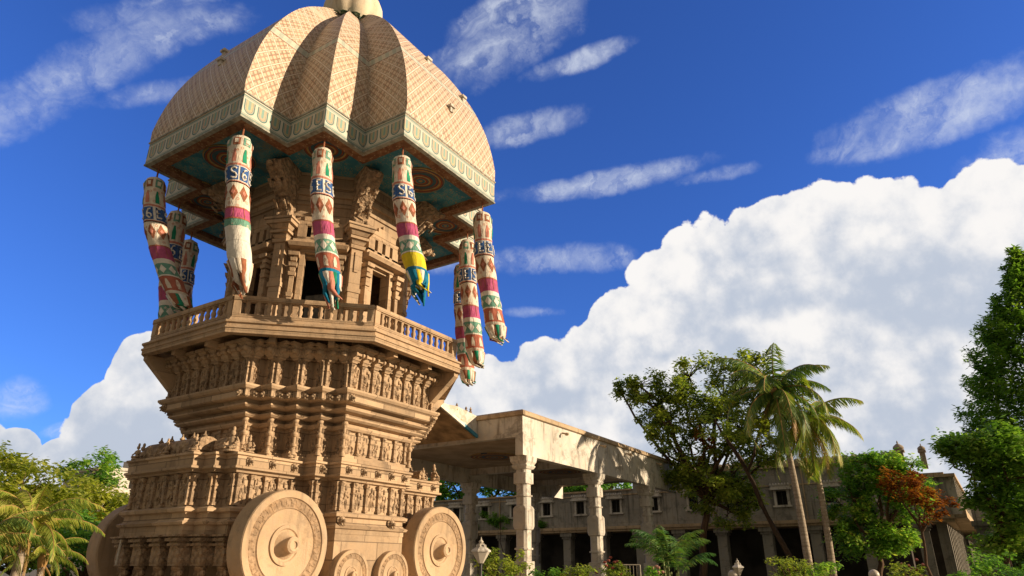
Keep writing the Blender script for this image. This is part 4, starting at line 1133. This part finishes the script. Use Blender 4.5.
def bark_mat(name, c):
    m, nt, b = new_mat(name, .9, .2); co = objco(nt)
    n = nt.noise(nt.mapping(co, (5, 5, 1)), 2, 6, .7); nt.link(nt.mix(n.smooth(.3, .7), tuple(x*.45 for x in c), c), b.inputs['Base Color']); bump(nt, b, n, .9, .06); return m
BK = bark_mat('bark_brown', (.16, .10, .065)); BKD = bark_mat('bark_dark', (.09, .06, .042))
def palm_bark():
    m, nt, b = new_mat('palm_bark', .9, .2); co = objco(nt); x, y, z = nt.sep(co)
    n = nt.noise(co, 5, 5); ring = ((z*5+n*.7).fract()-.5).abs()
    nt.link(nt.mix(ring.smooth(.36, .5)*.6, nt.mix(n.smooth(.3, .7), (.26, .21, .16), (.40, .34, .27)), (.14, .10, .075)), b.inputs['Base Color']); bump(nt, b, ring*-.5+n, .7, .04); return m
PB = palm_bark()

def leaves(mb, c, rad, n, size, rnd, asp=.5, droop=.3, flat=.75):
    """small leaf faces scattered through one clump"""
    for _ in range(n):
        while True:
            q = Vector((rnd.uniform(-1, 1), rnd.uniform(-1, 1), rnd.uniform(-1, 1)))
            if q.length < 1: break
        q = q*(.45+.55*rnd.random()); p = Vector((c[0]+q.x*rad, c[1]+q.y*rad, c[2]+q.z*rad*flat))
        a = rnd.uniform(0, 2*PI); d = Vector((math.cos(a), math.sin(a), rnd.uniform(-.9, .5)-droop*.3)).normalized()
        w = d.cross(Vector((rnd.uniform(-.5, .5), rnd.uniform(-.5, .5), 1))).normalized()
        s_ = size*rnd.uniform(.6, 1.3)
        mb.add([p, p+d*s_*.5+w*s_*asp*.5, p+d*s_, p+d*s_*.5-w*s_*asp*.5], [(0, 1, 2, 3)])
def limb(mb, a, b, r0, r1, rnd, n=5, wob=.08):
    a, b = Vector(a), Vector(b); L = (b-a).length; pts = []; rr = []
    for k in range(n+1):
        f = k/n; q = a.lerp(b, f)
        if 0 < k < n: q += Vector((rnd.uniform(-1, 1), rnd.uniform(-1, 1), rnd.uniform(-.5, .8)))*wob*L
        pts.append(q); rr.append(r0+(r1-r0)*f)
    mb.tube(pts, rr, 7); return pts
def tree(name, base, ctr, rad, label, lm, cat='tree', group=None, nc=60, nl=160, size=.28, seed=1, r0=.25, forks=4, bark=None, clump=.9, lean=None, extra=None, fill=.35, lobes=None):
    """trunk with limbs, crown of many leaf clumps filling an ellipsoid (or several lobes)"""
    rnd = random.Random(seed); base = Vector(base); ctr = Vector(ctr)
    root = thing(name, base, label, cat, group)
    lobes = lobes or [(ctr, rad, 1.)]
    tk = MB(); cr = MB(); tot = sum(l[2] for l in lobes)
    fork = base.lerp(Vector((ctr.x, ctr.y, ctr.z-rad[2]*.6)), .75) if lean is None else Vector(lean)
    limb(tk, base-Vector((0, 0, .1)), fork, r0, r0*.7, rnd, 6, .03)
    for lc, lr, lw in lobes:
        lc = Vector(lc); cl = []
        for i in range(int(nc*lw/tot)):
            while True:
                q = Vector((rnd.uniform(-1, 1), rnd.uniform(-1, 1), rnd.uniform(-1, 1)))
                if fill < q.length < 1: break
            cl.append(Vector((lc.x+q.x*lr[0], lc.y+q.y*lr[1], lc.z+q.z*lr[2])))
        mains = []
        for k in range(max(2, int(forks*lw/tot+.5))):
            tgt = cl[k % len(cl)].lerp(lc, .35); pts = limb(tk, fork, tgt, r0*.55, r0*.22, rnd, 5, .07); mains += pts[2:]
        for c in cl:
            m_ = min(mains, key=lambda p: (p-c).length); limb(tk, m_, c, r0*.16, r0*.05, rnd, 3, .08)
            leaves(cr, c, clump*rnd.uniform(.6, 1.25), int(nl*rnd.uniform(.5, 1.3)), size, rnd)
    o = tk.build('trunk', bark or BK, root, 60)
    o = cr.build('crown', LM[lm], root)
    if extra: extra(root, rnd)
    return root
def H(px, dist): # ground point under a pixel column
    p = at(px, 560, dist); return Vector((p.x, p.y, 0))

def frond(mb, o, az_, el_, L, droop, rnd, wid=.55, nl=34, hang=.55, twist=0.):
    """feather palm frond: curved midrib with drooping leaflets"""
    d = Vector((math.cos(az_), math.sin(az_), 0)); pts = []; p = Vector(o); e = el_
    for k in range(13):
        pts.append(p.copy()); p = p+(d*math.cos(e)+Vector((0, 0, math.sin(e))))*(L/12); e -= droop/12*(1.+.6*k/12)
    mb.tube(pts, [.028*(1-.7*k/12)*L/3 for k in range(13)], 4, 1)
    side = Vector((-d.y, d.x, 0))
    for k in range(nl):
        f = .10+.90*k/nl; i = min(11, int(f*12)); q = pts[i].lerp(pts[i+1], f*12-i); tg = (pts[i+1]-pts[i]).normalized()
        ll = wid*math.sin(PI*min(1, .18+f*.80))**.6*rnd.uniform(.85, 1.1)*L/3
        for s_ in (-1, 1):
            dr = (side*s_*(1-hang*.5)+tg*.55+Vector((0, 0, -hang*rnd.uniform(.5, 1.2)))).normalized()
            m_ = q+dr*ll*.55; t_ = m_+(dr+Vector((0, 0, -.55*hang))).normalized()*ll*.45; w = tg*.026*L/3
            mb.add([q-w, q+w, m_+w*.9, t_, m_-w*.9], [(0, 1, 2, 3, 4)])
def palm(base, top, label, lm='palm', n=22, L=3.3, seed=1, r=.17, dead=6, group=None, name='palm_tree', curve=.5, wid=.6, elr=(-.2, 1.2), nl=34, hang=.6):
    rnd = random.Random(seed); base = Vector(base); top = Vector(top); root = thing(name, base, label, 'palm tree', group)
    tk = MB(); pts = []; rr = []
    for k in range(15):
        f = k/14; q = base.lerp(top, f); q += Vector((RT.x, RT.y, 0))*curve*math.sin(f*PI)*.5; pts.append(q); rr.append(r*(1.25-.5*f) if k else r*1.7)
    tk.tube(pts, rr, 10); tk.build('trunk', PB, root, 60)
    st_ = MB(); st_.ell(top+Vector((0, 0, -.1)), (r*1.5, r*1.5, r*3), 0, 8, 6)
    for k in range(14):
        a = rnd.uniform(0, 2*PI); q_ = L/4.2; st_.tube([top, top+Vector((math.cos(a)*.25, math.sin(a)*.25, -.5))*q_, top+Vector((math.cos(a)*.28, math.sin(a)*.28, -rnd.uniform(.9, 1.6)))*q_], [.07*q_, .05*q_, .02*q_], 4)
    st_.build('crownshaft', LM['dry'], root, 60)
    for k in range(n):
        mb = MB(); a = k*2.399+rnd.uniform(-.2, .2); e = elr[0]+(elr[1]-elr[0])*((k+.5)/n)+rnd.uniform(-.1, .1)
        frond(mb, top, a, e, L*rnd.uniform(.85, 1.12), rnd.uniform(1.1, 1.7), rnd, wid, nl, hang)
        mb.build('frond', [LM[lm], LM['dry']], root)
    for k in range(dead):
        mb = MB(); a = rnd.uniform(0, 2*PI); frond(mb, top-Vector((0, 0, .2)), a, -.7, L*rnd.uniform(.6, .85), .9, rnd, wid*.7, 24, .9)
        mb.build('frond', [LM['dry'], LM['dry']], root)['label'] = 'dry hanging frond'
    return root

# --- big spreading tree in front of the pavilion's far end
D = 52
def rusty(root, rnd):
    m = MB(); c = at(702, 437, 50.2)
    for q in range(9): leaves(m, c+Vector((rnd.uniform(-.6, .6), rnd.uniform(-.6, .6), rnd.uniform(-1.6, .9))), .4, 45, .26, rnd)
    m.build('dead_leaves', LM['rust'], root)
tree('spreading_tree', H(697, D), at(700, 420, D), (4, 4, 4), 'large spreading olive tree with a patch of rusty leaves, overlapping the pavilion roof end', 'rain', nc=310, nl=135, size=.31, seed=4, r0=.30, forks=12, clump=.85,
     lean=at(706, 500, D), extra=rusty, fill=.25,
     lobes=[(at(700, 388, D), (3.8, 3.0, 2.4), 1.1), (at(655, 395, D), (2.4, 2.2, 1.8), .6), (at(628, 388, D), (1.0, 1.2, 1.2), .16), (at(742, 372, D), (2.0, 2.2, 1.8), .45), (at(665, 430, D), (2.6, 2.4, 1.6), .5), (at(725, 430, D), (3.2, 2.5, 2.0), .7),
            (at(712, 482, D), (3.6, 2.8, 2.2), 1.0), (at(735, 505, D), (2.2, 2.4, 1.4), .4), (at(756, 455, D), (2.3, 2, 1.6), .35), (at(680, 470, D), (1.6, 1.6, 1.2), .22)])
# leaning bare trunk tree
lt = thing('leaning_tree', H(806, 48), 'dark leaning tree trunk crossing behind the tall coconut palm', 'tree'); m = MB(); rnd = random.Random(3)
limb(m, H(806, 48)-Vector((0, 0, .1)), at(742, 462, 48), .20, .13, rnd, 6, .015); limb(m, at(742, 462, 48), at(715, 420, 48), .16, .06, rnd, 4, .04); limb(m, at(748, 470, 48), at(765, 420, 48), .10, .04, rnd, 4, .05)
m.build('trunk', BKD, lt, 60); m = MB()
for q in range(16):
    c = at(rnd.uniform(700, 775), rnd.uniform(400, 440), 43.5); leaves(m, c, .7, 90, .28, rnd)
m.build('crown', LM['rain'], lt)
# --- coconut palms
palm(H(808, 44), at(775, 392, 44), 'tall coconut palm with pale trunk rising in front of the auditorium, leaning left', 'palm', 28, 4.2, 2, .19, 9, curve=.3, elr=(-.9, 1.35), wid=.75, nl=48, hang=.75)
palm(H(830, 47), at(806, 420, 47), 'second coconut palm just right of the tallest palm, its lower fronds yellow and drooping', 'palmy', 28, 4.1, 5, .18, 10, curve=.3, elr=(-1.0, 1.2), wid=.8, nl=46, hang=.8)
# --- areca clump in front of third column
ar = thing('areca_palm', H(672, 33), 'bushy green areca palm clump in front of the third pavilion column', 'palm tree'); rnd = random.Random(8)
bs = H(672, 33)
m = MB()
for k in range(6):
    a = rnd.uniform(0, 6.28); m.tube([bs+Vector((math.cos(a)*.3, math.sin(a)*.3, 0)), bs+Vector((math.cos(a)*.45, math.sin(a)*.45, rnd.uniform(1.2, 2.2)))], [.06, .04], 6)
m.build('stems', plain('areca_stem', (.20, .24, .08), .6), ar, 60)
for k in range(24):
    mb = MB(); a = k*2.4; o_ = bs+Vector((math.cos(a)*.4, math.sin(a)*.4, rnd.uniform(1.3, 2.4))); frond(mb, o_, a, rnd.uniform(.95, 1.5), rnd.uniform(1.3, 2.1), rnd.uniform(.9, 1.7), rnd, .8, 26, .6); mb.build('frond', [LM['areca'], LM['areca']], ar)
# --- bushy trees at right
tree('bushy_tree', H(872, 50), at(875, 500, 50), (3, 3, 3), 'bushy mid green tree right of the palms, in front of the auditorium', 'mid', nc=170, nl=140, size=.28, seed=11, r0=.2, forks=8, clump=.8, fill=.3,
     lobes=[(at(868, 470, 50), (2.0, 2, 1.0), .6), (at(850, 500, 50), (1.6, 1.8, 1.5), .5), (at(895, 495, 50), (2.0, 2, 1.5), .6), (at(862, 535, 50), (2.4, 2, 1.3), .6), (at(900, 466, 50), (1.2, 1.2, .8), .25), (at(896, 540, 50), (1.1, 1.4, .9), .25)])
tree('rust_tree', H(925, 48), at(915, 495, 48), (1.5, 1.5, 1.5), 'small tree with rust orange dying leaves between the bushy tree and the auditorium corner', 'rust', nc=60, nl=55, size=.26, seed=12, r0=.10, forks=5, clump=.55, fill=.2,
     lobes=[(at(898, 478, 48), (1.0, 1.2, .8), .4), (at(915, 490, 48), (1.3, 1.2, 1.0), .6), (at(934, 505, 48), (1.0, 1.2, .8), .4)])
# --- tall dark column tree at far right
def column_tree():
    rnd = random.Random(21); D_ = 60; top = at(1019, 258, D_); Ht = top.z; b0 = Vector((top.x, top.y, 0))
    root = thing('conifer_tree', b0, 'tall dark pointed evergreen tree at the right edge', 'tree')
    tab = []
    for px, py in ((1018, 262), (1010, 280), (1002, 296), (990, 318), (974, 345), (966, 370), (961, 400), (952, 430), (948, 455), (962, 482)):
        q = at(px, py, D_); tab.append((q.z, max(.05, (b0-q).dot(RT)+.2)))
    tab.append((0, 5.5))
    def sil(z):
        for (z0, r0), (z1, r1) in zip(tab, tab[1:]):
            if z1 <= z <= z0: return r1+(r0-r1)*(z-z1)/(z0-z1)
        return .05
    tk = MB(); limb(tk, b0, Vector((b0.x, b0.y, Ht-.5)), .5, .05, rnd, 10, .002); cr = MB()
    for k in range(1450):
        f = rnd.random()**.65; z = Ht-(Ht-1.6)*f; rr = sil(z)*(rnd.uniform(.84, 1.05) if k % 4 else rnd.uniform(.4, .8)); a = rnd.uniform(0, 2*PI)
        ca, sa = math.copysign(abs(math.cos(a))**.5, math.cos(a))*rr*(1.+.13*math.sin(z*3.1+a*2))*(1. if math.cos(a) < 0 else .55), math.sin(a)*min(rr*.6, 4.2)
        c = Vector((b0.x+RT.x*ca-RT.y*sa, b0.y+RT.y*ca+RT.x*sa, z+.3))
        if k % 6 == 0: tk.tube([Vector((b0.x, b0.y, z-.8)), c], [.07, .02], 5)
        u = Vector((RT.x*ca*.1, RT.y*ca*.1, 1.)).normalized()
        for s_ in range(3):
            leaves(cr, c+u*(s_*.6-.4), (.66-.18*s_)*min(1, .35+sil(z)*.25), 27, .36, rnd, .4, -.5, 1.75)
    for q, (px, py) in enumerate(((1019, 262), (1015, 272), (1010, 283), (1024, 276), (1004, 297), (996, 308), (986, 322), (976, 338), (966, 358))):
        c = at(px, py, D_); leaves(cr, c, .36, 36, .34, rnd, .4, -.3, 2.4)
    tk.build('trunk', BKD, root, 60); cr.build('crown', LM['conif'], root)
column_tree()
tree('leafy_tree', H(1006, 44), at(1000, 490, 44), (2, 2, 2), 'bright green leafy tree in front of the tall evergreen at the right edge', 'bright', nc=190, nl=105, size=.32, seed=14, r0=.16, forks=8, clump=.85, lean=at(1000, 530, 44), fill=.25,
     lobes=[(at(985, 448, 44), (2.2, 2.2, 1.3), .5), (at(1012, 455, 44), (2.5, 2.4, 1.9), .6), (at(958, 446, 44), (1.0, 1.1, .7), .15), (at(1012, 500, 44), (1.5, 2.1, 1.6), .35), (at(1040, 500, 44), (2.3, 2.1, 2.5), .5), (at(1006, 540, 44), (1.0, 1.4, .8), .2)])
# --- left background trees
for i, (px, py, dist, rx, rz, lm, lb, sd, mh) in enumerate((
        (-30, 492, 62, 6, 3.2, 'gold', 'golden green tree cut by the left edge of the picture', 31, 1),
        (22, 500, 58, 5.5, 2.6, 'gold', 'broad golden green tree behind the left coconut palm', 32, 1),
        (92, 472, 66, 2.2, 1.7, 'mid', 'darker green tree top rising above the golden trees at left', 33, 1),
        (72, 514, 60, 5.0, 2.3, 'gold', 'golden green tree between the broad tree and the chariot wheel', 34, 1),
        (125, 522, 64, 5.0, 2.2, 'gold', 'yellowish tree right behind the left stone wheel', 35, 1),
        (20, 545, 52, 5.0, 2.0, 'mid', 'shaded green bush tree low behind the palm fronds at left', 36, 1),
        (90, 550, 50, 5.0, 1.8, 'dark', 'dark low tree beside the left stone wheel', 37, 1))):
    c = at(px, py, dist); tree('broadleaf_tree', H(px, dist), c, (rx, rx, rz), lb, lm, nc=int(26*rx*rz/6), nl=130, size=.42, seed=sd, r0=.25, forks=7, clump=1.15, fill=.3, group='trees behind the chariot at left')
for i, (px, py, dist, rx, rz) in enumerate(((478, 484, 84, 7, 3.4), (528, 480, 80, 7, 3.0), (590, 484, 76, 6, 2.6), (430, 488, 88, 7, 3.4))):
    tree('shade_tree', H(px, dist), at(px, py, dist), (rx, rx, rz), ('dark tree above the auditorium roof, left of the first column', 'dark tree above the auditorium roof, right of the first column', 'dark tree behind the auditorium, seen between the second and third columns', 'dark tree glimpsed between the right wheel and the pavilion soffit')[i], 'dark', nc=60, nl=110, size=.55, seed=70+i, r0=.35, forks=6, clump=1.5, fill=.2, group='dark trees behind the auditorium')
# --- left coconut palms, short
palm(H(24, 25), at(30, 528, 25), 'short coconut palm with arching fronds and orange trunk at bottom left', 'palmy', 20, 2.0, 41, .13, 2, curve=-.2, wid=.55, elr=(.1, 1.4), nl=44, hang=.8)
palm(H(40, 26), at(44, 556, 26), 'short palm with drooping fronds nearest the left stone wheel', 'palmy', 14, 1.3, 43, .10, 2, curve=.1, wid=.6, elr=(0, 1.2), nl=40, hang=.8)
palm(H(-25, 24), at(-18, 540, 24), 'palm cut by the left edge, only its fronds showing', 'palm', 16, 2.0, 45, .12, 1, curve=.1, wid=.6, elr=(.1, 1.2), nl=40, hang=.8)

# --- shrubs along the pavilion
def shrub(px, dist, w, h, lm, label, seed, size=.16, flowers=None):
    rnd = random.Random(seed); b0 = H(px, dist); root = thing('shrub', b0, label, 'shrub'); tk = MB(); cr = MB(); nc = int(16*w*max(.6, h))
    for k in range(nc):
        c = b0+Vector((rnd.uniform(-w, w)*.8, rnd.uniform(-w, w)*.5, h*rnd.uniform(.3, 1))); limb(tk, b0+Vector((rnd.uniform(-.2, .2)*w, 0, 0)), c, .03, .01, rnd, 3, .05); leaves(cr, c, .32, 55, size, rnd)
    tk.build('stems', BK, root); cr.build('foliage', LM[lm], root)
    if flowers:
        f = MB()
        for k in range(11): f.ell(b0+Vector((rnd.uniform(-w, w)*.8, rnd.uniform(-w, w)*.5, h*rnd.uniform(.7, 1.15))), (.08, .08, .06), 0, 6, 4)
        f.build('flowers', flowers, root)
FLR = plain('red_flowers', (.28, .07, .05), .6); FLY = plain('pink_flowers', (.42, .22, .17), .6)
shrub(505, 26, 1.1, 2.16, 'rain', 'leafy shrub behind the lantern, left of the first column', 51)
shrub(492, 24, .7, 1.53, 'mid', 'small bright shrub under the lantern beside the stone wheel', 52)
shrub(578, 30, .9, 1.71, 'rain', 'low yellow green shrub at the foot of the second column', 53, flowers=None)
shrub(612, 32, 1.0, 1.80, 'rain', 'shrub with red flowers right of the second column', 54, flowers=FLR)
shrub(655, 31, .6, 1.62, 'dark', 'low shrub with pinkish flowers at the foot of the third column', 55, flowers=FLY)
shrub(790, 34, 1.5, 1.98, 'rain', 'green hedge shrub at the foot of the coconut palms', 56)
shrub(822, 35, 1.3, 1.80, 'mid', 'brighter shrub right of the palm trunks', 57)
shrub(905, 33, 1.3, 1.71, 'rain', 'shrub with reddish tips below the rust orange tree', 58, flowers=FLR)
shrub(550, 31, 1.0, 1.53, 'dark', 'dark low shrub between the first two columns', 59)
shrub(1000, 33, 2.0, 2.16, 'dark', 'dark undergrowth shrub below the right edge trees', 60)
shrub(950, 44, 1.0, 1.35, 'dark', 'dark shrub in front of the auditorium side pillars', 62)
# creeper on the auditorium wall seen through the pavilion
cp_ = thing('creeper', (XF-.6, 16, 0), 'dark creeper climbing the auditorium wall, seen between the first pavilion columns', 'climbing plant'); m = MB(); tk = MB(); rnd = random.Random(5)
for k in range(46):
    y = rnd.uniform(12.5, 22); z = 5.2+rnd.random()*2.4*(.4+.6*(y-12.5)/9.5)*.9; leaves(m, Vector((XF-.35, y, z)), .45, 60, .26, rnd)
for y in (14, 17, 20): limb(tk, (XF-.55, y, 0), (XF-.5, y+.5, 6.5), .06, .02, rnd, 5, .03)
m.build('foliage', LM['dark'], cp_); tk.build('stem', BKD, cp_)

# ==================================================================== LAMPS
def lantern(px, py, dist, w, label):
    p = at(px, py, dist); root = thing('garden_lamp', (p.x, p.y, 0), label, 'lamp'); s_ = w/.6
    m = MB(); m.lathe((p.x, p.y, 0), [(.12, 0), (.12, .15), (.045, .25), (.04, p.z-.35*s_), (.08*s_, p.z-.32*s_)], 12); m.build('pole', M['metal_dark'], root, 40)
    m = MB(); z = p.z
    def hexr(r, h): return [(p.x+r*s_*math.cos(k*PI/3+.3), p.y+r*s_*math.sin(k*PI/3+.3), z+h*s_) for k in range(6)]
    m.loft([hexr(.08, -.32), hexr(.28, .0)], 0); o = m.build('lamp_glass', M['white_glass'], root)
    m = MB(); m.loft([hexr(.31, .004), hexr(.31, .04), hexr(.12, .17), hexr(.10, .24)], 0); 
    for k in range(6):
        q = hexr(.13, .16)[k]; m.ell(q, (.035*s_, .035*s_, .06*s_), 0, 6, 4)
    m.lathe((p.x, p.y, z+.24*s_), [(.05*s_, 0), (.08*s_, .05*s_), (.02*s_, .12*s_), (.005, .2*s_)], 8)
    m.build('lamp_cap', M['plaster'], root, 30)
lantern(481, 552, 20, .54, 'large pale tapered garden lantern beside the right stone wheel')
lantern(738, 568, 33, .55, 'small pale tapered garden lantern in front of the auditorium, near the areca palm')
def globe(px, py, dist, label):
    p = at(px, py, dist); root = thing('globe_lamp', (p.x, p.y, 0), label, 'lamp'); m = MB(); m.lathe((p.x, p.y, 0), [(.1, 0), (.1, .1), (.035, .15), (.035, p.z-.2), (.1, p.z-.18)], 10); m.build('pole', M['metal_dark'], root, 40)
    m = MB(); m.ell((p.x, p.y, p.z), (.21, .21, .21), 0, 20, 12); m.build('globe', M['white_glass'], root, 60)
globe(733, 575, 33, 'white globe lamp just left of the small garden lantern'); globe(874, 575, 33, 'white globe lamp below the bushy tree, right of the palms')
# small white barrier frame under the pavilion
p = at(630, 571, 36); ga = thing('metal_barrier', (p.x, p.y, 0), 'small pale metal barrier standing between the second and third columns', 'barrier'); m = MB()
for t_ in (-.5, .5): m.tube([(p.x-RT.x*t_, p.y-RT.y*t_, 0), (p.x-RT.x*t_, p.y-RT.y*t_, 1.75)], .035, 6)
for z in (.5, 1.1, 1.75): m.tube([(p.x-RT.x*.5, p.y-RT.y*.5, z), (p.x+RT.x*.5, p.y+RT.y*.5, z)], .03, 6)
for k in range(1, 6): m.tube([(p.x+RT.x*(-.5+k/6), p.y+RT.y*(-.5+k/6), .5), (p.x+RT.x*(-.5+k/6), p.y+RT.y*(-.5+k/6), 1.75)], .015, 5)
m.build('frame', plain('pale_metal', (.38, .34, .28), .5), ga, 50)
# white downpipe on the porch of the chariot
m = MB(); m.tube([(-6.15, 1.35, Z(.9)), (-6.16, 1.35, Z(.1))], .04, 8); m.build('downpipe', M['white_glass'], chariot, 50)
